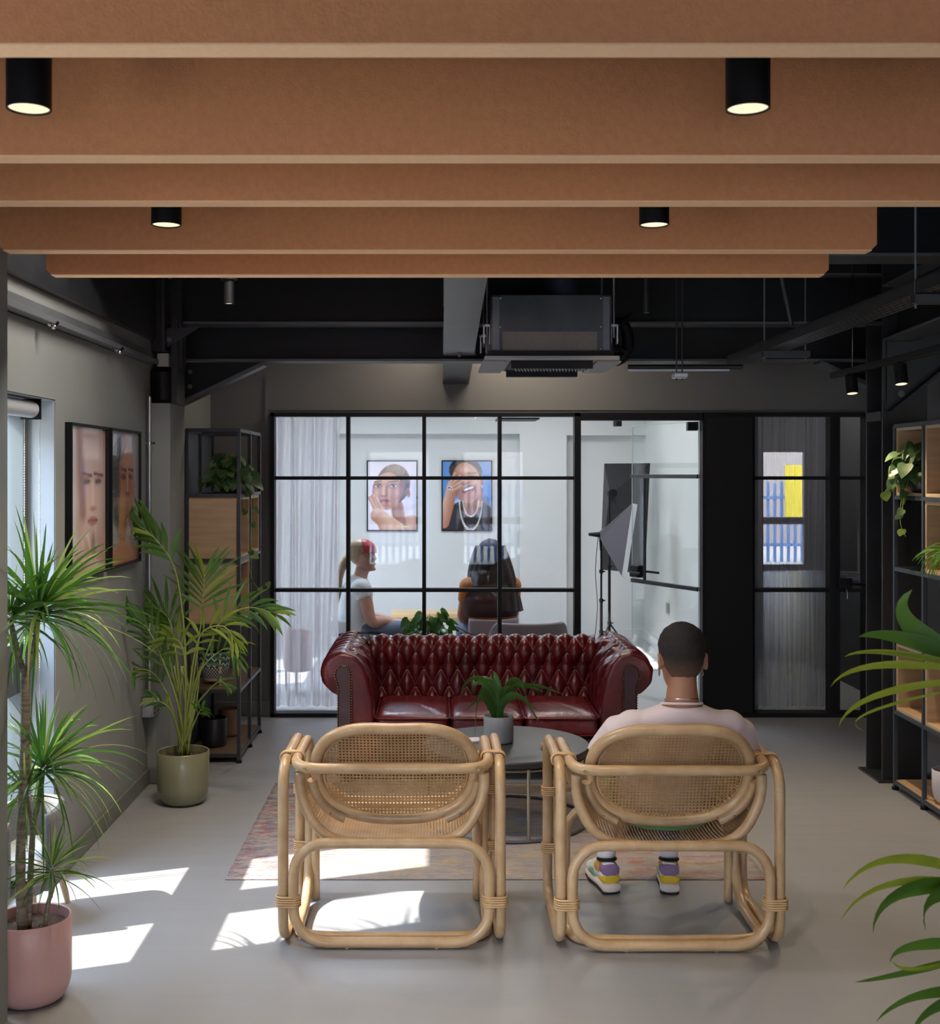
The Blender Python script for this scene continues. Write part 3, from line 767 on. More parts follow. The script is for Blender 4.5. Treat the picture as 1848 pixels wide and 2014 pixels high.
# ================================================================ ceiling lights
def spot_light(name, label, loc, rad, h, group, stem=True, E=14):
    r = thing(name, label, 'ceiling light', loc, group=group)
    g = G(); g.lathe([(rad-.004, .004), (rad-.003, 0), (rad, .0), (rad, h), (rad*.4, h), (0, h)], (0, 0, 0), 40); hs = g.build('housing', BLACK, r)
    g = G(); g.lathe([(0, .003), (rad-.004, .003)], (0, 0, 0), 40); g.build('lens', LAMP, hs)
    if stem:
        g = G(); g.lathe([(.006, h), (.006, 2.85-loc[2])], (0, 0, 0), 8); g.build('stem', BLACK, r)
    ld = bpy.data.lights.new('lamp', 'SPOT'); ld.energy = E; ld.color = (1, .78, .52); ld.spot_size = radians(95); ld.spot_blend = .8; ld.shadow_soft_size = rad*.6
    lo = bpy.data.objects.new('lamp', ld); COL.objects.link(lo); lo.parent = r; lo.location = (0, 0, -.012)
    return r
GL = 'black cylinder lights between the orange fins'
spot_light('cylinder_light', 'black cylinder ceiling light close by the grey pier, one of the larger pair', (-.745, 2.18, 2.313), .04, .17, GL)
spot_light('cylinder_light', 'black cylinder ceiling light above the open shelving side, one of the larger pair', (.566, 2.18, 2.313), .04, .17, GL)
spot_light('cylinder_light', 'smaller-looking black cylinder light in the further pair, on the window side', (-.728, 3.21, 2.315), .04, .17, GL)
spot_light('cylinder_light', 'smaller-looking black cylinder light in the further pair, in front of the air unit', (.582, 3.21, 2.315), .04, .17, GL)
r = spot_light('cylinder_light', 'slim black spotlight fixed below the dark beams near the window side', (-.872, 5.0, 2.357), .021, .10, 'slim black spotlights', E=14)
g = G(); g.lathe([(0, .10), (.035, .10), (.035, .135), (0, .135)], (0, 0, 0), 20); g.build('base', BLACK, r)
for (x, lb) in ((-.15, 'added unseen cylinder light behind the furthest fin, window side'), (.85, 'added unseen cylinder light behind the furthest fin, air unit side')):  # lamps added out of view to warm and brighten the sofa
    spot_light('cylinder_light', lb, (x, 5.45, 2.63), .04, .12, GL, E=9)
for (x, y, lb) in ((.35, 7.58, 'added unseen fill panel between the last beam and the back wall'), (-.5, 4.5, 'added unseen fill panel above the furthest fins')):  # fill lamps added above fins and beams, hidden from the camera
    r = thing('fill_panel', lb, 'ceiling light', (x, y, 2.80))
    g = G(); g.box(-.6, .6, -.15, .15, 0, .049); g.build('housing', WPLAS, r, smooth=False)
    g = G(); g.box(-.58, .58, -.13, .13, -.003, 0); g.build('diffuser', LAMPW, r, smooth=False)
    ld = bpy.data.lights.new('lamp', 'AREA'); ld.shape = 'RECTANGLE'; ld.size = 1.15; ld.size_y = .24; ld.energy = 6 if y > 5 else 9; ld.color = (1, .84, .66) if y > 5 else (1, .95, .88)
    lo = bpy.data.objects.new('lamp', ld); COL.objects.link(lo); lo.parent = r; lo.location = (0, 0, -.01)
# lighting track
r = thing('lighting_track', 'black lighting track hung on a wire beside the steel column', 'lighting track', (2.1, 3.6, 2.165))
g = G(); g.box(-.016, .016, 0, 2.75, -.012, .018); g.build('track', BLACK, r, smooth=False, bevel=.002)
for y in (.4, 2.45):
    g = G(); g.tube([V((0, y, .015)), V((0, y, .685))], .002, 6); g.build('suspension_wire', CHROME, r)
for (x, y, lb) in ((2.1, 6.05, 'slim black track spotlight nearer the glazed partition'), (2.1, 5.41, 'slim black track spotlight in front of the column haunch')):
    r = spot_light('track_spotlight', lb, (x, y, 2.05), .030, .095, 'slim black spotlights', stem=False, E=14)
    g = G()
    r.rotation_euler = (-radians(13), 0, 0)
    for k in range(4): g.lathe([(.0305, .06+k*.008), (.0315, .062+k*.008), (.0305, .064+k*.008)], (0, 0, 0), 20)
    g.tube([V((0, 0, .09)), V((0, 0, .106))], .008, 8); g.build('cooling_ring', BLACK, r)
# ================================================================ cable tray
r = thing('cable_tray', 'perforated dark cable tray running overhead towards the shelving', 'cable tray', (1.60, 3.2, 2.25))
g = G(); g.grid(1, 1, lambda u, v: (u*.115, v*3.4, 0), lambda u, v: (u*.115, v*3.4))
g.build('tray_bottom', TRAY, r, smooth=False)
g = G(); g.box(-.003, 0, 0, 3.4, 0, .045); g.box(.115, .118, 0, 3.4, 0, .045); g.box(-.003, .01, 0, 3.4, .043, .047); g.build('tray_side', STEEL, r, smooth=False)
for y in (.8, 2.65):
    g = G(); g.box(-.01, .22, y-.02, y+.02, -.035, -.003); g.build('support_channel', STEEL, r, smooth=False, bevel=.002)
    for x in (.0, .20):
        g = G(); g.tube([V((x, y, -.05)), V((x, y, .598))], .004, 8); g.build('threaded_rod', STEELG, r)
for (x, y, lb) in ((1.27, 6.2, 'pair of thin black hanger rods with a bright clamp over the door'), ):
    r = thing('hanger_rod', lb, 'hanger rod', (x, y, 2.17))
    for dx in (-.03, .0):
        g = G(); g.tube([V((dx, 0, -.04)), V((dx, 0, .68))], .004, 8); g.build('rod', STEEL, r)
    g = G(); g.box(-.05, .02, -.05, .03, -.03, -.005); g.build('clamp', GALV, r, bevel=.003)
r = thing('conduit', 'dark conduit run joining the air unit to the cable tray', 'conduit', (0, 6.66, 2.24))
g = G(); g.tube([V((1.06, 0, 0)), V((1.60, 0, 0)), V((1.70, .0, .0))], .014, 10); g.build('pipe', STEEL, r)
g = G(); g.box(1.06, 1.62, -.03, -.015, -.025, -.015); g.build('steel_strip', GALV, r, smooth=False)
# drop pipes
for (p, q, rr, lb) in (((1.555, 5.6, 2.84), (1.66, 5.6, 2.34), .012, 'slanting black pipe above the cable tray'), ((1.03, 5.9, 2.84), (1.03, 5.9, 2.44), .016, 'black vertical drop pipe behind the air unit corner')):
    g = G(); g.tube([V(p), V(q)], rr, 12); o = g.build('pipe', STEEL); tag(o, lb, 'pipe')
# ================================================================ air conditioning cassette
r = thing('air_conditioner', 'exposed ceiling air conditioning cassette in bare sheet metal', 'air conditioner', (.56, 6.15, 2.2))
g = G(); g.box(-.30, .30, -.26, .26, .045, .33); g.build('body', GALVD, r, smooth=False, bevel=.012)
g = G(); g.box(-.255, .255, -.266, -.26, .05, .325); g.build('front_panel', M('dark sheet panel', (.05, .052, .055), .4, .5, col2=(.075, .077, .08), vs=5), r, smooth=False)
g = G(); g.box(-.24, .225, -.270, -.265, .055, .145); g.build('insulation_strip', INSUL, r, smooth=False)
for x in (-.25, .245):
    for z in (.06, .17, .31):
        g = G(); g.ball((x, -.268, z), .006); g.build('screw', CHROME, r)
g = G(); g.box(-.31, .31, -.28, .28, .022, .05); g.build('collar', BLACK, r, smooth=False)
g = G(); g.box(-.33, .33, -.32, .32, 0, .022); g.box(-.34, -.22, -.3, .3, -.012, 0); g.box(.22, .34, -.3, .3, -.012, 0)
g.build('fascia', M('grey fascia', (.30, .30, .32), .5), r, smooth=False, bevel=.004)
g = G(); g.box(-.20, .20, -.26, .26, -.006, 0.002); g.build('grille_recess', BLACK, r, smooth=False)
g = G()
for k in range(24):
    x = -.19+k*.0165; g.bar((x, -.22, -.010), (x+.05, .2, -.010), .004, .006)
g.build('grille', GALV, r, smooth=False)
g = G(); g.box(-.20, .20, -.31, -.285, -.04, .0); g.build('air_flap', BLACK, r, smooth=False, bevel=.003)
g = G(); g.box(-.19, .19, .25, .30, -.035, .0); g.build('air_flap', BLACK, r, smooth=False, bevel=.003)
for x, y in ((-.315, -.22), (.315, -.22), (-.315, .22), (.315, .22)):
    g = G(); g.tube([V((x, y, .12)), V((x, y, .65))], .005, 8); g.build('threaded_rod', GALV, r)
    g = G(); g.box(x-.02, x+.02, y-.02, y+.02, .175, .185); g.box(x-.018, x-.012, y-.02, y+.02, .09, .185); g.box(x+.012, x+.018, y-.02, y+.02, .09, .185); g.build('hanging_lug', GALV, r, smooth=False)
g = G(); g.tube(catmull([(.30, 0, .2), (.38, 0, .22), (.42, 0, .15), (.41, 0, .07), (.36, 0, .03), (.33, 0, .05)], 6), .032, 14); g.build('insulated_pipe', BLACK, r)
g = G(); g.tube(catmull([(.30, -.1, .24), (.36, -.12, .18), (.34, -.1, .1), (.40, -.1, .06)], 6), .012, 10); g.tube(catmull([(.30, -.1, .1), (.37, -.12, .2), (.42, -.1, .26)], 6), .01, 10); g.build('hose', BLACK, r)
g = G(); g.lathe([(.10, .33), (.10, .56)], (.08, .1, 0), 30); g.build('duct_spigot', DUCT, r)
# conduit and socket on the left
r = thing('wall_conduit', 'shiny galvanised conduit running down beside the pilaster', 'conduit', (-1.515, 6.29, 0))
g = G(); g.tube([V((0, 0, .50)), V((0, 0, 2.05))], .0105, 14); g.build('pipe', GALV, r)
for z in (.82, 1.80):
    g = G(); g.lathe([(.016, z), (.016, z+.012)], (0, 0, 0), 12); g.box(-.03, .03, -.008, .008, z, z+.012); g.build('saddle_clip', CHROME, r)
r = thing('power_socket', 'metal double power socket box at the foot of the galvanised conduit', 'power socket', (-1.515, 6.29, .43))
g = G(); g.box(-.024, .03, -.07, .07, -.055, .06); g.build('box', GALV, r, bevel=.004)
g = G(); g.box(.03, .036, -.068, .068, -.053, .058); g.build('face_plate', SILVERW, r, bevel=.002)
for y in (-.035, .035):
    g = G(); g.box(.036, .038, y-.004, y+.004, -.02, -.005); g.box(.036, .038, y-.018, y-.010, -.04, -.032); g.box(.036, .038, y+.010, y+.018, -.04, -.032)
    g.build('socket_hole', BLACK, r, smooth=False)
for y in (-.035, .035):
    g = G(); g.box(.036, .042, y-.01, y+.01, .012, .034); g.build('switch', WPLAS, r, bevel=.002)
# roller blind
r = thing('roller_blind', 'rolled up grey roller blind at the head of the tall window', 'blind', (-1.60, 3.70, 1.90))
g = G(); g.lathe([(0, 0), (.034, 0), (.034, 1.0), (0, 1.0)], (0, 0, 0), 28, axis='y'); g.build('fabric_roll', GPLAS, r)
g = G(); g.box(-.04, .04, 1.0, 1.01, -.04, .045); g.build('bracket', BLACK, r, smooth=False)
g = G()
for x in (-.03, .03):
    for k in range(150): g.ball((x, 1.018, -.0-k*.0105), .0032, n=5, m=3)
g.tube([V((-.03, 1.018, 0)), V((-.03, 1.018, -1.57))], .0012, 5); g.tube([V((.03, 1.018, 0)), V((.03, 1.018, -1.57))], .0012, 5)
g.build('bead_chain', BEADM, r)
# ================================================================ rattan chairs
TR = .0188
def rattan_chair(label, loc):
    r = thing('rattan_chair', label, 'chair', loc, group='rattan lounge chairs with cane backs')
    # side loops
    for s in (-1, 1):
        pts = [V((s*.378, a+.27, b)) for a, b in rrect(.255, .021, .632, .085)]
        g = G(); g.tube(pts, TR, 12, closed=True); g.build('side_frame', RATTAN, r, angle=0)
    # continuous arm loop: back rail, arms, front posts, sled, rear cross bar
    half = [(0, -.012, .628), (.14, -.012, .628), (.25, -.010, .627), (.31, .012, .628), (.336, .06, .633), (.338, .14, .636), (.338, .30, .634), (.338, .40, .632), (.338, .475, .610), (.338, .505, .55),
            (.338, .512, .42), (.338, .510, .28), (.338, .49, .16), (.338, .44, .075), (.338, .36, .030), (.338, .26, .021), (.336, .15, .021), (.318, .085, .021), (.27, .058, .021), (.18, .050, .021), (0, .046, .021)]
    full = [V(p) for p in half]+[V((-p[0], p[1], p[2])) for p in half[-2:0:-1]]
    g = G(); g.tube(catmull(full, 4, True), TR, 12, closed=True); g.build('arm_rail', RATTAN, r, angle=0)
    # rear hoop and front hoop
    pts = [V((a, 0, b)) for a, b in rrect(.340, .021, .363, .115)]
    for i, p in enumerate(pts):
        if p.z > .25: p.z += -.006*cos(p.x*9)
    g = G(); g.tube(pts, TR, 12, closed=True); g.build('rear_hoop', RATTAN, r, angle=0)
    fh = catmull([(-.312, .475, .004), (-.310, .475, .26), (-.290, .47, .33), (-.23, .468, .362), (0, .466, .367), (.23, .468, .362), (.290, .47, .33), (.310, .475, .26), (.312, .475, .004)], 5)
    g = G(); g.tube(fh, .0165, 10); g.build('front_hoop', RATTAN, r, angle=0)
    # seat: U-shaped cane shell between two rims
    U0 = catmull([(-.322, .045, .600), (-.322, .045, .55), (-.307, .045, .487), (-.268, .045, .415), (-.207, .045, .368), (-.12, .045, .354), (0, .045, .352), (.12, .045, .354), (.207, .045, .368), (.268, .045, .415), (.307, .045, .487), (.322, .045, .55), (.322, .045, .600)], 5)
    g = G(); g.tube(U0, TR, 12); g.build('seat_rim', RATTAN, r, angle=0)
    U1 = [V((p.x*.97, .505 if p.z < .45 else .505-.09*(p.z-.45), p.z*.78+.100)) for p in U0]
    g = G(); g.tube(U1, .0165, 10); g.build('seat_rim', RATTAN, r, angle=0)
    n = len(U0)-1
    L = [0]
    for i in range(n): L.append(L[-1]+(U0[i+1]-U0[i]).length)
    def fn(u, v):
        x = u*n; i = min(int(x), n-1); t = x-i
        a = U0[i].lerp(U0[i+1], t); b = U1[i].lerp(U1[i+1], t)
        p = a.lerp(b, v); p.z -= .035*sin(pi*v)*(1-abs(2*u-1)**2)
        return p
    g = G(); g.grid(60, 14, fn, lambda u, v: (L[min(int(u*n), n-1)]+(u*n-min(int(u*n), n-1))*(L[min(int(u*n), n-1)+1]-L[min(int(u*n), n-1)]), v*.46))
    g.build('cane_seat', CANES, r, angle=0, solid=.0025)
    # backrest oval, reclined
    ctr = V((.01, .066, .592)); ax = V((1, 0, 0)); ay = V((0, -.36, .933)); nz = V((0, .933, .36))
    W, H = .280, .193
    def ov(t, k=1.0, dip=1.0):
        c, s = cos(t), sin(t)
        x = math.copysign(abs(c)**.78, c)*W*k; y = math.copysign(abs(s)**.80, s)*H*k
        if s > 0: y -= .012*exp(-(x/.12)**2)*dip
        bow = -.02*(x/W)**2
        return ctr+ax*x+ay*y+nz*(-bow*1.0)
    g = G(); g.tube([ov(2*pi*i/72) for i in range(72)], .0205, 12, closed=True); bf = g.build('backrest_frame', RATTAN, r, angle=0)
    g = G(); g.tube([ov(2*pi*i/72, .905)+nz*.006 for i in range(72)], .0075, 8, closed=True); g.build('inner_ring', RATTAN, bf, angle=0)
    for s in (-1, 1):
        seg = []
        for i in range(12):
            t = radians(-4-54*i/11); p = ov(t if s > 0 else pi-t, 1.0)
            seg.append(p-nz*.026+(p-ctr).normalized()*.014)
        g = G(); g.tube(seg, .0165, 10); g.build('support_pole', RATTAN, r, angle=40)
        g = G(); g.ball(seg[-4]-nz*.016, .0045); g.build('screw', BRASS, r)
    def fn2(u, v):
        t = 2*pi*u; p = ov(t, .90*v+.0001)
        q = ctr+(p-ctr); return q+nz*(.012*(1-v*v))
    def uv2(u, v):
        p = fn2(u, v)-ctr; return (p.dot(ax), p.dot(ay))
    g = G()
    # planar grid clipped to the oval keeps the weave straight
    nu = 44
    def fn3(u, v):
        a = -1+2*u; b = -1+2*v
        x, y = a*sqrt(max(0, 1-b*b/2)), b*sqrt(max(0, 1-a*a/2))
        rr = sqrt(x*x+y*y); t = atan2(y, x)
        return fn2((t/(2*pi)) % 1, rr)
    g.grid(nu, nu, fn3, lambda u, v: ((fn3(u, v)-ctr).dot(ax), (fn3(u, v)-ctr).dot(ay)))
    g.build('cane_back', CANE, r, angle=0, solid=.0022)
    # bindings and screws
    def wrap(c, hx, hy, hz):
        g = G()
        for k in range(5):
            z = -hz+2*hz*k/4
            g.tube([V((c[0]+a, c[1]+b, c[2]+z)) for a, b in rrect(hx, -hy, hy, min(hx, hy)*.95, 3)], hz/4.2, 6, closed=True)
        g.build('binding', BIND, r, angle=0)
    for s in (-1, 1):
        wrap((s*.359, .007, .165), .042, .024, .016)
        wrap((s*.358, .518, .20), .042, .022, .016)
        wrap((s*.358, .518, .42), .042, .022, .014)
    for s in (-1, 1):
        g = G()
        for k in range(4):
            g.tube([V((s*.358+a, .115+k*.006, .634+b)) for a, b in rrect(.043, -.0215, .0215, .02, 3)], .0035, 6, closed=True)
        g.build('binding', BIND, r, angle=0)
        g = G(); g.lathe([(0, -.003), (.005, -.003), (.006, .002)], (s*.30, -.030, .628), 10, axis='y'); g.build('screw', BRASS, r)
        g = G(); g.lathe([(.007, -.019), (.007, .004)], (s*.155, .0, .020), 10); g.build('foot_glide', WPLAS, r)
    return r
CH = (.0, 4.13, .0)
chair1 = rattan_chair('empty rattan lounge chair with bright floor showing through its cane back', (-.159, 4.145, 0))
chair2 = copy_tree(chair1, loc=(.805, 4.115, 0), label='rattan lounge chair that the person in the pale pink shirt sits in')
chair2.rotation_euler = (0, 0, radians(0))
# ================================================================ chesterfield sofa
SX, SY = .265, 6.36
r = thing('chesterfield_sofa', 'oxblood red buttoned leather chesterfield sofa with rolled arms', 'sofa', (SX, SY, 0))
def tuft(u, v, sx=.0985, sv=.20, amp=.034):
    p = u/sx+v/sv; q = u/sx-v/sv
    a = abs(sin(pi*p)); b = abs(sin(pi*q))
    return amp*((a*b)**.42)
# back profile (y,z), from the seat up and over the roll and down the outside
prof = [(.60, .25), (.62, .32), (.645, .40), (.665, .47), (.672, .52), (.662, .555), (.660, .59), (.672, .625), (.70, .655), (.738, .668), (.775, .660), (.805, .635), (.818, .60), (.81, .56), (.79, .53), (.785, .45), (.785, .20), (.785, .08)]
pp = catmull([(0, a, b) for a, b in prof], 6)
LL = [0]
for i in range(len(pp)-1): LL.append(LL[-1]+(pp[i+1]-pp[i]).length)
def profat(s_, pp=pp, LL=LL):
    s_ = max(0, min(LL[-1]-1e-6, s_))
    import bisect
    i = bisect.bisect_right(LL, s_)-1; t = (s_-LL[i])/(LL[i+1]-LL[i])
    p = pp[i].lerp(pp[i+1], t); d = (pp[i+1]-pp[i]).normalized(); return p, V((0, -d.z, d.y))
iz = min(range(len(pp)), key=lambda k: abs(pp[k].y-.665)+abs(pp[k].z-.60)*1.0)
VROW = LL[iz]           # arc length of the upper button row (on the roll)
HW = .665
def bfn(u, v):
    s_ = v*LL[-1]; p, n = profat(s_); x = (u-.5)*2*HW
    w = min(1, max(0, (s_-.03)/.05))*min(1, max(0, (VROW+.14-s_)/.05))
    h = tuft(x, (s_-VROW))*w + .016*(1-w)
    if s_ > VROW+.16: h = .004
    return V((x, p.y, p.z))+n*h
g = G(); g.grid(260, 150, bfn)
sback = g.build('back', LEATHER, r, angle=0)
def button(g, x, s_):
    p, n = profat(s_); c = V((x, p.y, p.z))+n*.004
    g.ball(c, .0085, n=10, m=6)
for j in range(3):
    s_ = VROW-.10*j
    for i in range(-6, 7):
        x = i*.0985+(.04925 if j % 2 else 0)
        if abs(x) > .64: continue
        g = G(); button(g, x, s_); g.build('button', LEATHERD, sback)
# arms
armp = [(-.598, .06), (-.598, .25), (-.602, .38), (-.612, .47), (-.628, .55), (-.655, .62), (-.70, .672), (-.765, .695), (-.83, .678), (-.875, .632), (-.889, .575), (-.868, .515), (-.825, .478), (-.795, .46), (-.790, .40), (-.790, .20), (-.790, .06)]
def arm(sgn):
    pts = catmull([(a*(-sgn), 0, b) for a, b in armp], 6)
    N = len(pts); cx = -.70*(-sgn); LA = [0]
    for i in range(N-1): LA.append(LA[-1]+(pts[i+1]-pts[i]).length)
    rows = [(0, .80), (.004, .90), (.012, .955), (.028, .985), (.05, 1.0)]+[(.05+.75*k/70, 1.0) for k in range(1, 71)]
    g = G(); vs = []; fs = []
    for (y, k) in rows:
        for i, p in enumerate(pts):
            cz = .36 if p.z < .36 else min(p.z, .56)
            c = V((cx if p.z < .46 else -.77*(-sgn), 0, cz))
            q = c+(p-c)*k if k < 1 else p.copy()
            # outward normal in the profile plane
            d = (pts[min(i+1, N-1)]-pts[max(i-1, 0)]).normalized(); n = V((-d.z, 0, d.x))*(1 if sgn < 0 else -1)
            s_ = LA[i]
            wr = 0
            if p.z > .44 and y > .03:
                f = min(1, (p.z-.44)/.1)
                wr = f*(.0065*sin(y*62+2.5*sin(s_*9)+sgn)+.004*sin(y*120+s_*14+1.3))
            if y > .06 and p.z > .28 and i < N*.42:
                wr += tuft(y-.02, s_-.33, .16, .20, .022)*min(1, (y-.06)/.05)
            if y < .05: wr += .0055*sin(s_*85)*(y/.05)
            vs.append(V((q.x, y, q.z))+n*wr)
    for j in range(len(rows)-1):
        for i in range(N-1): fs.append((j*N+i, (j+1)*N+i, (j+1)*N+i+1, j*N+i+1))
    fs.append(tuple(range(N))); fs.append(tuple((len(rows)-1)*N+i for i in range(N)))
    g.add(vs, fs)
    g.build('arm', LEATHER, r, angle=60)
    # dark facing panel with a nailed edge
    kp = []
    for k in range(13):
        t = pi*k/12; kp.append((-.755-.045*cos(pi-t)*-1, .575+.062*sin(t)))
    kp = [(-.795, .03), (-.795, .47)]+[(-.79, .50)]+[(-.765+.045*cos(pi-pi*k/12)-.0, .570+.060*sin(pi*k/12)) for k in range(13)]+[(-.722, .47), (-.715, .03)]
    kp = [(a*(-sgn), b) for a, b in kp]
    if sgn < 0: kp = kp[::-1]
    g = G(); g.prism(kp, .022 if True else 0, (0, .004, 0)); 
    fc = g.build('arm_facing', LEATHERD, r, angle=50, bevel=.007)
    g = G()
    for i in range(len(kp)):
        a, b = V((kp[i][0], 0, kp[i][1])), V((kp[(i+1) % len(kp)][0], 0, kp[(i+1) % len(kp)][1]))
        if min(a.z, b.z) < .04 and abs(a.z-b.z) < .01: continue
        m = max(1, int((b-a).length/.0135))
        for k in range(m): g.ball(a.lerp(b, k/m)+V((0, -.019, 0)), .0042, n=6, m=4)
    g.build('nail_trim', BRASS, fc)
arm(-1); arm(1)
for i, x in enumerate((-.398, 0, .398)):
    g = G()
    def cf(u, v, x=x):
        a = -pi+2*pi*u; b = -pi/2+pi*v
        def pw(q, e): return math.copysign(abs(q)**e, q)
        X = pw(cos(b), .22)*pw(cos(a), .16)*.196; Y = pw(cos(b), .22)*pw(sin(a), .16)*.31; Z = pw(sin(b), .42)*.062
        puff = .014*(1-(X/.2)**2)*(1-(Y/.31)**2) if Z > .03 else 0
        puff += .003*sin(X*40+Y*23)*(1 if Z > .03 else 0)
        return V((x+X, .285+Y, .300+Z+puff))
    g.grid(56, 28, cf, closed_u=True); cu = g.build('seat_cushion', LEATHER, r, angle=0)
    g = G()
    pth = [V((x+a, .285+b, .346)) for a, b in rrect(.197, -.311, .311, .03, 5)]
    g.tube(pth, .0045, 6, closed=True); pth = [V((p.x, p.y, .258)) for p in pth]; g.tube(pth, .004, 6, closed=True); g.build('piping', LEATHER, cu)
g = G(); g.box(-.60, .60, .02, .74, .07, .24); g.build('base', LEATHERD, r, bevel=.015)
for x in (-.74, .74):
    for y in (.06, .74):
        g = G(); g.lathe([(.02, 0), (.035, .02), (.035, .05), (.025, .07)], (x, y, 0), 16); g.build('foot', WOODD, r)
# ================================================================ coffee table
TX, TY, TZ = .326, 5.68, .366
r = thing('coffee_table', 'round dark grey coffee table on thin metal legs', 'table', (TX, TY, .0062))
g = G(); g.lathe([(0, .325), (.375, .325), (.392, .332), (.395, .342), (.395, .354), (.390, .360), (0, .360)], (0, 0, 0), 72); g.build('table_top', TABLEM, r, bevel=0)
g = G(); g.tube([V((.375*cos(t), .375*sin(t), .318)) for t in [2*pi*k/64 for k in range(64)]], .007, 8, closed=True); g.build('upper_ring', LEGM, r)
g = G(); g.tube([V((.385*cos(t), .385*sin(t), .008)) for t in [2*pi*k/64 for k in range(64)]], .008, 8, closed=True); g.build('base_ring', STEELG, r)
for a in (-78, 12, 102, 192):
    t = radians(a); g = G(); g.tube([V((.380*cos(t), .380*sin(t), .01)), V((.380*cos(t), .380*sin(t), .325))], .008, 10); g.build('leg', LEGM, r)
g = G()
for a in (12, 102): g.bar((.37*cos(radians(a)), .37*sin(radians(a)), .316), (-.37*cos(radians(a)), -.37*sin(radians(a)), .316), .012, .006)
g.build('brace', LEGM, r)
r = thing('coaster_stack', 'small stack of round wooden coasters on the coffee table', 'coaster', tuple(P(1082, 1474, 5.57).xy)+(TZ+.0005,))
for k in range(4):
    g = G(); g.lathe([(0, k*.0052), (.045, k*.0052), (.046, k*.0052+.002), (.045, k*.0052+.0045), (0, k*.0052+.0045)], (.002*(k % 2), -.001*k, 0), 28); g.build('coaster', M('coaster wood %d' % k, (.42, .22, .13), .6), r)
r = thing('notebook', 'thin pale notebook lying on the coffee table behind the empty rattan chair', 'book', tuple(P(925, 1457, 5.72).xy)+(TZ+.0005,), radians(12))
g = G(); g.box(-.05, .05, -.04, .04, 0, .008); g.build('cover', POTW, r, smooth=False, bevel=.001)
g = G(); g.box(-.048, .05, -.039, .039, .001, .007); g.build('pages', WPLAS, r, smooth=False)
# ================================================================ rug
g = G(); RW_, RL_ = 2.20, 1.50
g.grid(60, 40, lambda u, v: V((u*RW_+.002*sin(v*60), v*RL_, .0032+.0006*sin(u*90)*sin(v*70))))
o = g.build('woven_rug', RUG, angle=0, solid=.004); o.location = (-.86, 4.84, 0); tag(o, 'distressed multicoloured woven rug under the coffee table', 'rug')
# ================================================================ open shelving
def post(g, x, y, z0, z1, w=.02): g.box(x-w/2, x+w/2, y-w/2, y+w/2, z0, z1)
ZS = [.04, .406, .778, 1.150, 1.522, 1.893]
def shelving(name, label, x0, x1, ys, face, mat, back=False):
    r = thing(name, label, 'shelving unit', (0, 0, 0))
    g = G()
    for y in ys:
        for x in (x0, x1):
            post(g, x, y, .015, ZS[-1])
        for z in ZS: g.box(x0, x1, y-.009, y+.009, z-.01, z+.01)
    for x in (x0, x1):
        for z in ZS: g.box(x-.009, x+.009, ys[0], ys[-1], z-.01, z+.01)
    g.build('frame', mat, r, smooth=False, bevel=.0015)
    for y in ys:
        for x in (x0, x1):
            g = G(); g.lathe([(.018, 0), (.018, .015)], (x, y, 0), 12); g.build('foot', BLACK, r)
    if back:
        g = G(); xb = x1 if face < 0 else x0
        g.box(xb-.004, xb+.004, ys[0], ys[-1], ZS[0], ZS[-1]); g.build('back_panel', NAVYP, r, smooth=False)
    return r
def cubby(r, x0, x1, y0, y1, z0, z1, face, t=.016, mat=WOOD):
    """open-fronted oak box in a bay; face = side it opens to"""
    g = G(); e = .011
    y0 += e; y1 -= e; z0 += e; z1 -= e; x0 += .004; x1 -= .004
    g.box(x0, x1, y0, y0+t, z0, z1); g.box(x0, x1, y1-t, y1, z0, z1)
    g.box(x0, x1, y0+t, y1-t, z0, z0+t); g.box(x0, x1, y0+t, y1-t, z1-t, z1)
    xb = (x1-t, x1) if face < 0 else (x0, x0+t)
    g.box(xb[0], xb[1], y0+t, y1-t, z0+t, z1-t)
    ob = g.build('oak_box', mat, r, smooth=False)
    g = G(); xf = x0-.004 if face < 0 else x1
    for b in ((y0, y0+t, z0, z1), (y1-t, y1, z0, z1), (y0+t, y1-t, z0, z0+t), (y0+t, y1-t, z1-t, z1)):
        g.box(xf, xf+.004, b[0], b[1], b[2], b[3])
    g.build('pale_edge', WOODE, ob, smooth=False)
LX0, LX1 = -1.425, -1.130
LY = [6.80, 7.19, 7.58]
ls = shelving('open_shelving', 'charcoal steel open shelving with oak boxes beside the pilaster', LX0, LX1, LY, 1, SHELFM)
cubby(ls, LX0, LX1, LY[0], LY[1], ZS[3], ZS[4], 1); cubby(ls, LX0, LX1, LY[1], LY[2], ZS[3], ZS[4], 1)
cubby(ls, LX0, LX1, LY[0], LY[1], ZS[2], ZS[3], 1)
g = G(); g.box(LX0, LX1, LY[0], LY[2], ZS[1]-.004, ZS[1]+.014); g.build('shelf_board', WOODD, ls, smooth=False)
g = G(); g.box(LX0, LX1, LY[0], LY[2], ZS[0]-.004, ZS[0]+.014); g.build('shelf_board', WOODD, ls, smooth=False)
g = G(); g.box(LX0-.01, LX0-.006, LY[0], LY[2], .02, 1.9); g.build('back_panel', STEEL, ls, smooth=False)
RX0, RX1 = 2.385, 2.70
RY = [4.745, 5.115, 5.486, 5.857, 6.225]
rs = shelving('open_shelving', 'dark blue steel open shelving with oak boxes by the black column', RX0, RX1, RY, -1, NAVY, True)
bays = {4: (RY[3], RY[4]), 3: (RY[2], RY[3]), 2: (RY[1], RY[2]), 1: (RY[0], RY[1])}
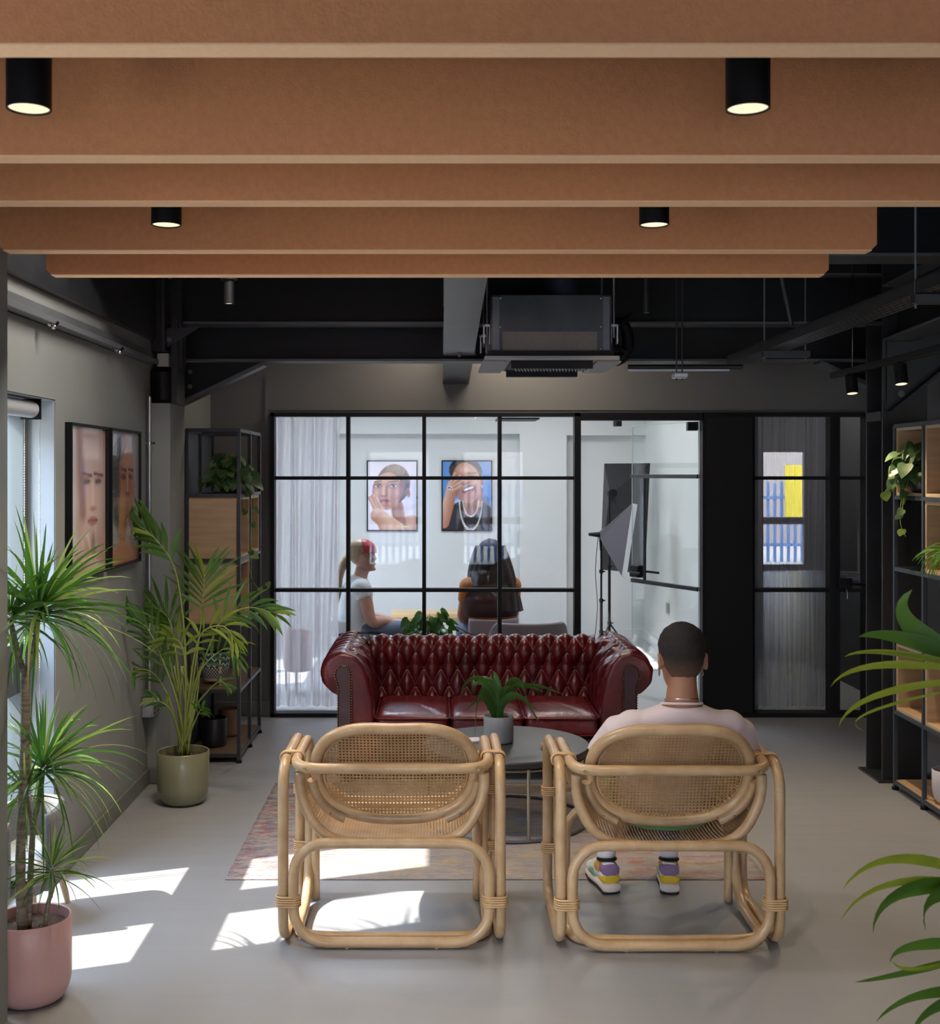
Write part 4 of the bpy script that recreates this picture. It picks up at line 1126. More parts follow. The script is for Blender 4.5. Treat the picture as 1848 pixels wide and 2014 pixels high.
for b, k in ((4, 4), (4, 1), (3, 3), (3, 1), (3, 4), (2, 2), (1, 3), (2, 4)):
    cubby(rs, RX0, RX1, bays[b][0], bays[b][1], ZS[k], ZS[k+1], -1)
g = G(); g.box(RX0, RX1, RY[0], RY[4], ZS[0]-.004, ZS[0]+.012); g.build('shelf_board', WOOD, rs, smooth=False)
g = G(); g.box(RX0, RX1, RY[0], RY[3], ZS[2]-.004, ZS[2]+.012); g.build('shelf_board', WOOD, rs, smooth=False)
# ================================================================ pots without plants
def pot_prof(R, H, t=.006, foot=.82, rnd=.06, lip=1.0):
    """outside up, over the rim, inside down"""
    o = [(0, 0), (R*foot*.9, 0), (R*foot, .004)]
    for k in range(7):
        a = k/6; o.append((R*foot+(R-R*foot)*sin(a*pi/2), rnd*(1-cos(a*pi/2))+.004))
    o += [(R, H*.6), (R*lip, H-.003), (R*lip-t*.4, H), (R*lip-t, H-.003), (R-t, H*.5), (R-t*1.2, rnd*.6), (0, rnd*.5)]
    return o
def pot(name, label, loc, R, H, mat, parent=None, **k):
    g = G(); g.lathe(pot_prof(R, H, **k), (0, 0, 0), 48)
    o = g.build(name, mat, parent, angle=50)
    if parent is None: o.location = loc; tag(o, label, 'pot')
    return o
zb = ZS[0]+.0145
pot('plant_pot', 'black rounded pot on the bottom shelf of the charcoal shelving', (P(422, 1470, 7.0).x, 6.99, zb), .073, .165, POTB)
pot('plant_pot', 'clay brown pot behind the black one on the bottom shelf', (P(450, 1440, 7.25).x, 7.27, zb), .068, .165, POTBR)
pot('plant_pot', 'lilac white pot on the lowest level of the blue shelving', (2.47, 5.765, ZS[0]+.0125), .080, .165, POTW, rnd=.09, foot=.6)
g = G(); g.lathe([(0, 0), (.05, 0), (.075, .03), (.085, .08), (.075, .16), (.045, .21), (.03, .25), (.038, .28), (.034, .28), (.026, .25), (.04, .20), (.07, .15), (.07, .05), (0, .03)], (0, 0, 0), 36)
o = g.build('vase', BGREY, angle=60); o.location = (2.50, 5.64, ZS[2]+.0125); tag(o, 'blue grey vase on a middle level of the blue shelving', 'vase')
# basket planter
r = thing('basket_planter', 'blue and straw woven basket planter on the charcoal shelving', 'basket', (-1.305, 6.99, ZS[1]+.0145))
g = G(); pr = [(.062, .02), (.078, .05), (.088, .10), (.090, .15), (.086, .185), (.081, .19), (.083, .15), (.08, .10), (.07, .05), (.0, .03)]
g.grid(64, 40, lambda u, v: V((lambda rr: (rr*cos(2*pi*u), rr*sin(2*pi*u), .02+.168*v))((.062+.028*sin(min(1, v*1.35)*pi/2)+.0012*sin(u*2*pi*36)*sin(v*60)))), lambda u, v: (u, v))
g.build('basket', BASKET, r, angle=0, solid=.003)
g = G(); g.lathe([(0, .022), (.062, .022)], (0, 0, 0), 40); g.lathe([(0, .165), (.084, .165)], (0, 0, 0), 40); g.build('liner', SOIL, r)
for a in (-60, 60, 180):
    t = radians(a); g = G(); g.tube([V((.097*cos(t), .097*sin(t), 0)), V((.097*cos(t), .097*sin(t), .17))], .006, 8); g.build('wooden_leg', WOODE, r)
# ================================================================ window-side tub chair
r = thing('tub_chair', 'small grey felt tub chair with wooden legs standing against the tall window', 'chair', (-1.50, 4.38, 0))
g = G()
def tc(u, v):
    t = radians(-60+300*u)
    rr = 1+.02*v; z = .15+.27*v*(1-.25*(1-abs(2*u-1))*0)
    return V((.105*rr*cos(t+radians(30)), .19*rr*sin(t+radians(30)), z))
g.grid(40, 8, tc); g.build('shell', RUBBERG, r, angle=0, solid=.022)
g = G(); g.ball((0, 0, .24), .10, .175, .045, 28, 10, .5); g.build('seat_cushion', WPLAS, r)
g = G(); g.ball((0, 0, .17), .10, .18, .03, 28, 10, .5); g.build('base', RUBBERG, r)
for x, y in ((-.07, -.15), (.07, -.15), (-.07, .17), (.075, .19)):
    g = G(); g.tube([V((x*1.1, y*1.08, 0)), V((x*.8, y*.8, .17))], [.010, .015], 10); g.build('leg', WOODE, r)
# ================================================================ framed prints
def sm(x, a, b):
    t = max(0, min(1, (x-a)/(b-a))); return t*t*(3-2*t)
def ell(u, v, cx, cy, rx, ry, rot=0, soft=.06):
    c, s = cos(radians(rot)), sin(radians(rot)); x, y = u-cx, v-cy
    X, Y = (x*c+y*s)/rx, (-x*s+y*c)/ry; d = sqrt(X*X+Y*Y)
    return 1-sm(d, 1-soft, 1+soft)
def seg(u, v, ax_, ay_, bx_, by_, w, soft=.4):
    px, py, dx, dy = u-ax_, v-ay_, bx_-ax_, by_-ay_
    t = max(0, min(1, (px*dx+py*dy)/(dx*dx+dy*dy))); d = sqrt((px-dx*t)**2+(py-dy*t)**2)/w
    return 1-sm(d, 1-soft, 1+soft)
def mx(a, b, t): return tuple(a[i]*(1-t)+b[i]*t for i in range(3))
def nz_(u, v, s): return noise.noise(V((u*s, v*s, 3.1)))
def sk3(n):
    """skin tone ramp 0 dark .. 1 light"""
    a, b, c_ = (.13, .04, .022), (.46, .20, .12), (.86, .58, .44)
    n = max(0, min(1, n)); return mx(a, b, n*2) if n < .5 else mx(b, c_, n*2-1)
def print_a(u, v):
    c = mx((.80, .76, .86), (.66, .62, .74), sm(u+v*.3, .2, 1.4))
    c = mx(c, sk3(.50+.2*sin(u*9)), ell(u, v, .92, .0, .32, .30, 0, .04))
    c = mx(c, sk3(.30), seg(u, v, .60, .50, .66, .12, .13, .2))
    h = nz_(u*3, v*3-u*6, 4)*.5+.5
    c = mx(c, mx((.05, .028, .022), (.34, .22, .14), h*sm(v, .9, 1.35)), ell(u, v, .52, .94, .35, .42, -12, .03))
    c = mx(c, sk3(.36), ell(u, v, .83, .77, .045, .10, 10, .1)); c = mx(c, sk3(.18), ell(u, v, .83, .77, .02, .06, 10, .6))
    f = ell(u, v, .40, .80, .31, .385, -8, .035)
    if f > 0:
        nx, ny = (u-.38)/.31, (v-.82)/.40
        t = .66-.30*max(0, nx)**1.3-.10*max(0, -nx)**2-.10*max(0, -ny)+.10*exp(-((u-.36)/.13)**2-((v-1.06)/.10)**2)
        t += .13*exp(-((u-.60)/.08)**2-((v-.76)/.07)**2)+.10*exp(-((u-.17)/.05)**2-((v-.74)/.06)**2)
        c = mx(c, sk3(t), f)
        for ex, w in ((.195, .085), (.525, .10)):
            c = mx(c, sk3(.16), ell(u, v, ex, .915, w*1.15, .058, 5, .6)*.85)
            c = mx(c, (.62, .58, .58), ell(u, v, ex+.005, .902, w*.66, .024, 2, .25)); c = mx(c, (.04, .025, .02), ell(u, v, ex+.012, .905, .030, .027, 0, .15))
            c = mx(c, (.85, .85, .85), ell(u, v, ex+.020, .913, .007, .007, 0, .3)); c = mx(c, (.03, .015, .012), seg(u, v, ex-w*.7, .918, ex+w*.75, .932, .008, .5))
            c = mx(c, (.05, .025, .018), seg(u, v, ex-w*.95, .985, ex+w*.9, 1.005, .013, .6)*.85)
        c = mx(c, sk3(.22), seg(u, v, .385, .88, .375, .74, .014, .9)*.6); c = mx(c, sk3(.88), seg(u, v, .33, .90, .32, .74, .012, .9)*.7)
        c = mx(c, sk3(.20), ell(u, v, .33, .705, .075, .022, 0, .5)*.85); c = mx(c, sk3(.82), ell(u, v, .325, .735, .030, .025, 0, .7)*.7)
        c = mx(c, (.36, .10, .085), ell(u, v, .345, .605, .115, .030, 4, .25)); c = mx(c, (.44, .15, .12), ell(u, v, .345, .560, .095, .032, 2, .25))
        c = mx(c, (.10, .02, .02), seg(u, v, .24, .585, .455, .592, .007, .5)); c = mx(c, (.75, .42, .38), ell(u, v, .33, .562, .03, .010, 0, .6)*.7)
        c = mx(c, sk3(.25), ell(u, v, .36, .50, .10, .022, 0, .8)*.6)
    for (a, b, e, f2, w) in ((.04, .66, .22, .28, .040), (.10, .70, .28, .30, .040), (.17, .66, .34, .28, .040), (.20, .30, .60, .02, .15), (.30, .22, .46, -.1, .15)):
        m_ = seg(u, v, a, b, e, f2, w, .12)
        if m_ > 0:
            dx, dy = e-a, f2-b; L_ = sqrt(dx*dx+dy*dy); q = ((u-a)*dy-(v-b)*dx)/L_/w
            c = mx(c, sk3(.72-.20*q), m_)
    c = mx(c, (.75, .55, .22), seg(u, v, .085, .44, .16, .40, .010, .4))
    c = mx(c, (.75, .72, .74), (1-sm(abs(sqrt(((u-.81)/.035)**2+((v-.55)/.07)**2)-1), .1, .3))*.9); c = mx(c, (.8, .6, .25), seg(u, v, .62, .07, .84, .07, .012, .5))
    return c
def print_b(u, v):
    c = mx((.10, .27, .62), (.50, .62, .78), sm(nz_(u, v*1.6, 2.6)+.25*(1-v), .1, .75))
    c = mx(c, (.014, .012, .015), ell(u, v, .56, .10, .60, .52, 0, .04))
    c = mx(c, (.045, .03, .035), seg(u, v, .85, .55, .95, .1, .12, .8)*.7)
    c = mx(c, sk3(.20), seg(u, v, .60, .62, .58, .44, .16, .2)); c = mx(c, sk3(.52), seg(u, v, .78, .82, .76, .52, .055, .4))
    h = nz_(u*9, v*9, 3)
    c = mx(c, (.02+.02*h, .014, .012), ell(u, v, .47, 1.22, .34+.015*h, .27, -8, .03))
    c = mx(c, sk3(.45), ell(u, v, .81, .98, .035, .075, 0, .15))
    f = ell(u, v, .49, .97, .30, .42, 10, .03)
    if f > 0:
        nx, ny = (u-.49)/.30, (v-.98)/.42
        t = .52+.16*nx-.10*max(0, -nx)+.22*exp(-((u-.45)/.16)**2-((v-1.24)/.08)**2)+.16*exp(-((u-.66)/.07)**2-((v-.97)/.06)**2)-.12*max(0, -ny-.5)
        c = mx(c, sk3(t), f)
        c = mx(c, sk3(.12), seg(u, v, .49, 1.165, .68, 1.175, .018, .7)*.9); c = mx(c, sk3(.08), seg(u, v, .53, 1.105, .66, 1.10, .012, .6))
        c = mx(c, sk3(.10), ell(u, v, .47, .955, .075, .028, 15, .5)*.9); c = mx(c, sk3(.75), ell(u, v, .47, .995, .03, .03, 0, .8)*.7)
        c = mx(c, sk3(.15), seg(u, v, .66, .90, .69, .78, .010, .8)*.8)
        c = mx(c, (.40, .12, .08), ell(u, v, .53, .83, .155, .085, 20, .15)); c = mx(c, (.03, .008, .008), ell(u, v, .53, .825, .125, .062, 20, .15))
        c = mx(c, (.88, .85, .80), ell(u, v, .54, .852, .105, .024, 20, .3)); c = mx(c, (.55, .20, .16), ell(u, v, .55, .782, .08, .024, 20, .3))
        c = mx(c, sk3(.14), ell(u, v, .28, .80, .07, .20, 10, .8)*.8)
    for (a, b, e, f2, w) in ((.02, .15, .14, .62, .115), (.10, .50, .20, .92, .105), (.16, .92, .26, 1.16, .034), (.20, .92, .36, 1.10, .036), (.22, .88, .42, 1.00, .034), (.22, .80, .38, .90, .032)):
        m_ = seg(u, v, a, b, e, f2, w, .10)
        if m_ > 0:
            dx, dy = e-a, f2-b; L_ = sqrt(dx*dx+dy*dy); q = ((u-a)*dy-(v-b)*dx)/L_/w
            c = mx(c, sk3(.60-.22*q), m_)
    c = mx(c, (.62, .62, .65), ell(u, v, .155, .865, .060, .040, -25, .2)); c = mx(c, (.06, .06, .07), ell(u, v, .135, .870, .022, .018, 0, .3)); c = mx(c, (.06, .06, .07), ell(u, v, .18, .85, .014, .014, 0, .3))
    c = mx(c, (.70, .70, .74), ell(u, v, .815, .895, .014, .030, 0, .3))
    for (rx, ry, w) in ((.16, .34, .045), (.235, .62, .045)):
        d = sqrt(((u-.58)/rx)**2+((v-.62)/ry)**2)
        if v < .60: c = mx(c, (.80, .76, .66), (1-sm(abs(d-1), w*.6, w*1.6))*(.45+.55*(sin(v*150+u*60) > -.2)))
    return c
def print_c(u, v):   # close-up face in soft pink
    c = mx((.45, .26, .22), (.55, .38, .36), sm(nz_(u, v, 2.5), -.3, .4))
    c = mx(c, (.50, .50, .50), sm(u, .72, .95)*.8)
    c = mx(c, (.62, .42, .36), ell(u, v, .40, .90, .36, .52, 0, .35))
    c = mx(c, (.22, .09, .07), seg(u, v, .74, 1.35, .66, .6, .09, .7)*.8)
    c = mx(c, (.25, .12, .09), ell(u, v, .40, 1.38, .35, .16, 0, .6)*.7)
    for ex in (.22, .55):
        c = mx(c, (.16, .06, .05), seg(u, v, ex-.14, .945, ex+.12, .965, .016, .6))
        c = mx(c, (.20, .09, .07), ell(u, v, ex, .89, .10, .032, 0, .8)*.9); c = mx(c, (.04, .02, .02), seg(u, v, ex-.07, .885, ex+.07, .88, .010, .8))
    c = mx(c, (.74, .56, .50), seg(u, v, .38, .88, .37, .66, .03, .9)*.8)
    c = mx(c, (.28, .12, .09), ell(u, v, .37, .62, .09, .025, 0, .7)*.8)
    c = mx(c, (.42, .14, .13), ell(u, v, .38, .50, .14, .045, 0, .4)); c = mx(c, (.18, .04, .04), seg(u, v, .25, .505, .51, .505, .008))
    c = mx(c, (.48, .28, .22), ell(u, v, .45, .1, .6, .22, -12, .4)*.8)
    c = mx(c, (.20, .12, .08), ell(u, v, .35, .26, .07, .12, 0, .7)*.7)
    return c
def print_d(u, v):   # warm portrait, orange and dark
    c = mx((.38, .36, .38), (.30, .28, .30), sm(v, 0, 1.4))
    c = mx(c, (.03, .02, .02), ell(u, v, .62, .85, .42, .50, 0, .2))
    c = mx(c, (.42, .15, .10), ell(u, v, .42, .86, .27, .40, 0, .3))
    c = mx(c, (.55, .30, .22), ell(u, v, .36, 1.1, .16, .14, 0, .8)*.8)
    for ex in (.30, .55):
        c = mx(c, (.06, .02, .02), ell(u, v, ex, .93, .08, .026, 0, .8))
        c = mx(c, (.05, .02, .02), seg(u, v, ex-.09, 1.0, ex+.08, 1.01, .014))
    c = mx(c, (.6, .34, .25), seg(u, v, .42, .93, .41, .78, .02, .9)); c = mx(c, (.14, .03, .03), ell(u, v, .42, .74, .06, .02, 0, .6))
    c = mx(c, (.30, .05, .06), ell(u, v, .42, .62, .10, .04, 0, .3))
    c = mx(c, (.50, .24, .12), seg(u, v, .60, .62, .62, .0, .12, .5)); c = mx(c, (.42, .15, .06), ell(u, v, .5, .0, .7, .22, 0, .3))
    c = mx(c, (.48, .20, .09), seg(u, v, .40, 1.41, .44, 1.15, .05, .6)*.7)
    return c
def framed(label, loc, w, h, axis, paint, nu=90, t=.02):
    r = thing('framed_print', label, 'picture', loc)
    def put(a, b, c):   # a along width, b out of the wall, c up
        return V((a, -b, c)) if axis == 'y' else V((b, -a, c))
    g = G(); f = .012
    def bx(a0, a1, b0, b1, c0, c1):
        p, q = put(a0, b0, c0), put(a1, b1, c1); g.box(min(p.x, q.x), max(p.x, q.x), min(p.y, q.y), max(p.y, q.y), min(p.z, q.z), max(p.z, q.z))
    bx(0, f, 0, t, 0, h); bx(w-f, w, 0, t, 0, h); bx(f, w-f, 0, t, 0, f); bx(f, w-f, 0, t, h-f, h); bx(f, w-f, 0, .005, f, h-f)
    g.build('frame', BLACK, r, smooth=False, bevel=.0015)
    nv = int(nu*h/w)
    g = G(); g.grid(nu, nv, lambda u, v: put(f+u*(w-2*f), t*.6, f+v*(h-2*f)))
    if axis != 'y': pass
    o = g.build('print', PRINT, r, smooth=False)
    ca = o.data.color_attributes.new('Print', 'FLOAT_COLOR', 'POINT')
    k = 0
    for j in range(nv+1):
        for i in range(nu+1):
            col = paint(i/nu, 1.41*j/nv); ca.data[k].color = (*[max(0, min(1, x)) for x in col], 1); k += 1
    return r
framed('framed portrait of a woman resting her cheek on her hand, on the studio wall', (-.703, 11.899, 1.07), .505, .705, 'y', print_a, 120)
framed('framed portrait of a laughing man with a hand over one eye and silver chains', (.04, 11.899, 1.07), .505, .705, 'y', print_b, 120)
framed('framed pink close-up portrait on the grey wall, nearer the tall window', (-1.54, 5.49, 1.20), .55, .66, 'x', print_c, 70, .03)
framed('framed dark orange portrait on the grey wall, nearer the pilaster', (-1.54, 6.10, 1.20), .55, .66, 'x', print_d, 70, .03)
# ================================================================ people
HS = [(0, .030, .028, .060), (.05, .040, .042, .048), (.14, .053, .060, .030), (.26, .063, .078, .012), (.40, .070, .090, .002), (.55, .074, .096, -.002), (.70, .076, .098, -.006), (.82, .070, .089, -.009), (.91, .056, .070, -.011), (.97, .034, .043, -.012), (1.0, .010, .012, -.012)]
HH = .232
def frame(f):
    f = V(f); f.z = 0; f.normalize(); return f, V((f.y, -f.x, 0))     # forward, right
def head_pt(c, f, rt, t, ang, k=1.0, up=V((0, 0, 1))):
    """t 0..1 chin to crown, ang 0 = front"""
    for i in range(len(HS)-1):
        if t <= HS[i+1][0] or i == len(HS)-2:
            a, b = HS[i], HS[i+1]; w = (t-a[0])/(b[0]-a[0]); break
    rx, ry, off = [a[j]*(1-w)+b[j]*w for j in (1, 2, 3)]
    return c+up*(t*HH)+f*(off+ry*k*cos(ang))+rt*(rx*k*sin(ang))
def head(g, c, f, up=V((0, 0, 1)), ears=True):
    f, rt = frame(f); rt = f.cross(up).normalized(); f2 = up.cross(rt)
    c = V(c)
    secs = [(c+up*(t*HH)+f2*off, rx, ry, up, rt) for t, rx, ry, off in HS]
    g.loft(secs, 28)
    H = lambda t, a, k=1.0: head_pt(c, f2, rt, t, a, k, up)
    # nose
    g.loft([(H(.56, 0, .96), .008, .006, up, rt), (H(.47, 0, 1.02), .009, .010, up, rt), (H(.39, 0, 1.07), .013, .015, up, rt), (H(.35, 0, 1.02), .012, .010, up, rt)], 10)
    g.ball(H(.37, .14, 1.0), .008); g.ball(H(.37, -.14, 1.0), .008)
    # lips, chin, brow, cheeks
    g.ball(H(.245, 0, 1.0), .021, .010, .005, rot=None); g.ball(H(.21, 0, 1.0), .017, .010, .006)
    g.ball(H(.06, 0, .9), .018, .014, .014)
    for s in (-1, 1):
        g.ball(H(.60, s*.38, .97), .019, .010, .007); g.ball(H(.42, s*.62, .94), .02, .016, .016)
        if ears:
            e = H(.44, s*1.62, 1.03)
            R = Matrix((rt, f2, up)).transposed()
            g.ball(e+rt*(s*.006)-f2*.006, .010, .017, .030, 12, 8, rot=R)
            g.tube([e+rt*(s*.015)+f2*(.012*cos(a)-.008)+up*(.028*sin(a)) for a in [radians(60+24*k) for k in range(10)]], .0048, 8)
    return H
def hand(g, wrist, d, pn, side, s=1.0, curl=.5):
    """d along the hand, pn = out of the back of the hand, side = +1/-1 thumb side"""
    d = V(d).normalized(); pn = V(pn); pn = (pn-d*pn.dot(d)).normalized(); w = d.cross(pn)*side
    wrist = V(wrist)
    g.loft([(wrist, .026*s, .018*s, d, w), (wrist+d*.03*s, .034*s, .016*s, d, w), (wrist+d*.07*s, .044*s, .014*s, d, w), (wrist+d*.088*s, .042*s, .012*s, d, w)], 14)
    for k, (o, L) in enumerate(((.034, .068), (.0115, .076), (-.0115, .071), (-.034, .056))):
        p = wrist+d*(.078*s)+w*(o*s); dd = d.copy(); pts = [p.copy()]
        for j in range(3):
            dd = (dd-pn*(curl*(.35+.35*j))).normalized(); p = p+dd*(L*s*(.42, .32, .26)[j]); pts.append(p.copy())
        g.tube(catmull(pts, 3), [(.0094-.0020*q/9)*s for q in range(10)], 10); g.ball(pts[-1], .0062*s, n=8, m=5)
    p = wrist+d*(.022*s)+w*(.030*s); pts = [p, p+(d*.6+w*.75)*(.030*s), p+(d*.9+w*.85)*(.052*s)-pn*.006, p+(d*1.15+w*.62)*(.064*s)-pn*.010]
    g.tube(catmull(pts, 3), [(.0115-.0038*q/9)*s for q in range(10)], 8); g.ball(pts[-1], .0075*s, n=8, m=5)
def limb(g, pts, rads, n=16):
    pp_ = catmull(pts, 5); N = len(pp_); R = []
    for i in range(N):
        x = i/(N-1)*(len(rads)-1); k = min(int(x), len(rads)-2); t = x-k; R.append(rads[k]*(1-t)+rads[k+1]*t)
    g.tube(pp_, R, n); g.ball(pp_[0], R[0]*.98, n=12, m=8); g.ball(pp_[-1], R[-1]*.98, n=12, m=8)
def rel(loc):
    o = V(loc); return lambda *p: V(p if len(p) == 3 else p[0])-o
def eyes(root, H, mat=None):
    for s in (-1, 1):
        g = G(); g.ball(H(.50, s*.36, .885), .0115, n=14, m=10); ey = g.build('eye', WPLAS, root)
        g = G(); g.ball(H(.50, s*.36, .972), .0042, n=10, m=6); g.build('iris', BLACK, ey)
# ---------------------------------------------------------------- seated person, seen from behind
loc = (.86, 4.42, 0); W = rel(loc)
r = thing('person', 'person with cropped dark hair and pale pink T-shirt sitting in the rattan chair', 'person', loc)
X = .862
spine = [((X-.03, 4.400, .458), .170, .100, (0, -.2, 1)), ((X-.03, 4.375, .540), .165, .100, (0, -.3, 1)), ((X-.02, 4.345, .620), .155, .095, (0, -.35, 1)), ((X, 4.318, .690), .172, .095, (0, -.35, 1)),
         ((X+.01, 4.298, .740), .188, .088, (0, -.3, 1)), ((X+.012, 4.288, .778), .165, .070, (0, -.2, 1)), ((X+.014, 4.288, .805), .095, .058, (0, 0, 1)), ((X+.016, 4.29, .828), .060, .055, (0, 0, 1)), ((X+.018, 4.30, .885), .052, .055, (0, .1, 1)), ((X+.018, 4.31, .93), .053, .057, (0, .1, 1))]
g = G(); g.loft([(W(c), rx, ry, d) for c, rx, ry, d in spine], 24)
hc = W((X+.018, 4.31, .868))
f = (-.10, 1, 0); up = V((0, .05, 1)).normalized()
H = head(g, hc, f, up)
SL_, SR_ = W((X-.168, 4.295, .752)), W((X+.190, 4.295, .752))
EL, ER = W((X-.262, 4.38, .575)), W((X+.245, 4.37, .585))
WL, WR = W((X-.17, 4.60, .636)), W((X+.12, 4.60, .636))
limb(g, [SL_, (SL_+EL)*.5+V((-.02, 0, 0)), EL, (EL+WL)*.5, WL], [.042, .043, .038, .037, .026]); limb(g, [SR_, (SR_+ER)*.5+V((.01, 0, 0)), ER, (ER+WR)*.5, WR], [.042, .046, .038, .036, .026])
hand(g, WL, (.35, 1, -.16), (0, 0, 1), 1, .95, .10); hand(g, WR, (-.35, 1, -.16), (0, 0, 1), -1, .95, .12)
AL, AR = W((.668, 4.745, .10)), W((.918, 4.745, .10))
KL, KR = W((.72, 4.93, .485)), W((.955, 4.93, .485))
for Hp, K, A in ((W((X-.115, 4.46, .475)), KL, AL), (W((X+.065, 4.46, .475)), KR, AR)):
    limb(g, [Hp, (Hp+K)*.5+V((0, 0, .005)), K], [.085, .074, .056]); limb(g, [K, K.lerp(A, .35)+V((0, -.015, 0)), K.lerp(A, .75), A], [.055, .056, .036, .032])
g.build('body', SKIN, r, angle=0, mods=[('remesh', .0042), ('smooth', 3)])
eyes(r, H)
# hair: cropped cap
def hairfn(u, v):
    a = 2*pi*u   # 0 front
    back = (1-cos(a))/2
    side = abs(sin(a))
    t0 = .80*(1-back)+.23*back; t0 = max(t0, .10)
    if back > .35: t0 = .15+.33*(1-min(1, (back-.35)/.5))+.10*side-.05*max(0, cos(3*(a-pi)))
    t = t0+(1-t0)*v
    k = 1.0+.055*min(1, v/.35)
    p = H(min(t, .9999), a, k)
    if v > .5: p += up*(.010*(v-.5)*2)
    n_ = .0022*noise.noise(p*90); return p+(p-(hc+up*(HH*.55))).normalized()*(n_+.001)
g = G(); g.grid(72, 40, hairfn, closed_u=True); g.build('hair', HAIRF, r, angle=0, solid=.004)
g = G(); g.tube([H(.32, -1.62, 1.0)-V((0.014, 0, .014))+V((.0, .011*cos(a), .011*sin(a))) for a in [2*pi*k/16 for k in range(16)]], .0016, 6, closed=True); g.build('earring', NECKL, r)
g = G(); g.tube([H(.32, 1.62, 1.0)+V((0.014, 0, -.014))+V((.0, .011*cos(a), .011*sin(a))) for a in [2*pi*k/16 for k in range(16)]], .0016, 6, closed=True); g.build('earring', NECKL, r)
nb = W((X+.016, 4.292, .832))
g = G(); g.tube([nb+V((.063*cos(a), .062*sin(a), -.012*sin(a)+.006)) for a in [2*pi*k/40 for k in range(40)]], .0014, 6, closed=True); g.build('necklace', NECKL, r)
# shirt
g = G(); sh = [(c, rx+.022, ry+.018, d) for c, rx, ry, d in spine[:5]]+[((X+.012, 4.290, .764), .222, .080, (0, -.2, 1)), ((X+.013, 4.289, .785), .170, .074, (0, -.1, 1)), ((X+.014, 4.288, .805), .110, .070, (0, 0, 1)), ((X+.015, 4.288, .820), .074, .066, (0, -.05, 1))]
sh[0] = ((X-.03, 4.380, .425), .172, .118, (0, -.2, 1))
sh[1] = ((X-.03, 4.372, .52), .190, .118, (0, -.3, 1))
sh[2] = ((X-.02, 4.343, .612), .188, .112, (0, -.35, 1))
g.loft([(W(c), rx, ry, d) for c, rx, ry, d in sh], 36)
for S, E, s in ((SL_, EL, -1), (SR_, ER, 1)):
    o = V((-s*.04, 0, 0))
    m = S.lerp(E, .78)
    ex = (E-S).normalized()
    g.ball(S+V((-s*.010, 0, -.022)), .072, .072, .070, 20, 14); g.loft([(S+o+V((0,0,-.015)), .072, .070, (E-S)), (S.lerp(E, .15)+V((s*.006, 0, 0)), .074, .070, (E-S)), (S.lerp(E, .45)+V((s*.010, 0, 0)), .074, .068, (E-S)), (m+V((s*.008, 0, 0)), .078, .070, (E-S))], 20)
g.build('shirt', SHIRT, r, angle=0, mods=[('remesh', .009), ('smooth', 8)])
g = G(); g.tube([W((X+.015, 4.289, .823))+V((.071*cos(a), .063*sin(a), -.010*sin(a))) for a in [2*pi*k/40 for k in range(40)]], .0045, 8, closed=True); g.build('collar', SHIRT, r)
g = G(); g.tube([W((X-.03, 4.380, .422))+V((.172*cos(a), .118*sin(a), 0)) for a in [2*pi*k/50 for k in range(50)]], .005, 8, closed=True); g.build('hem', SHIRT, r)
# shorts
g = G()
g.loft([(W((X-.03, 4.39, .48)), .175, .104, (0, -.2, 1)), (W((X-.03, 4.385, .435)), .190, .122, (0, -.2, 1)), (W((X-.03, 4.39, .395)), .180, .122, (0, -.2, 1)), (W((X-.03, 4.40, .372)), .14, .10, (0, -.1, 1))], 30)
for Hp, K in ((W((X-.115, 4.46, .472)), KL), (W((X+.065, 4.46, .472)), KR)):
    g.loft([(Hp, .104, .098, K-Hp), (Hp.lerp(K, .25), .103, .099, K-Hp), (Hp.lerp(K, .5), .098, .093, K-Hp), (Hp.lerp(K, .82), .088, .080, K-Hp)], 20)
g.build('shorts', GREEN, r, angle=0, mods=[('remesh', .010), ('smooth', 4)])
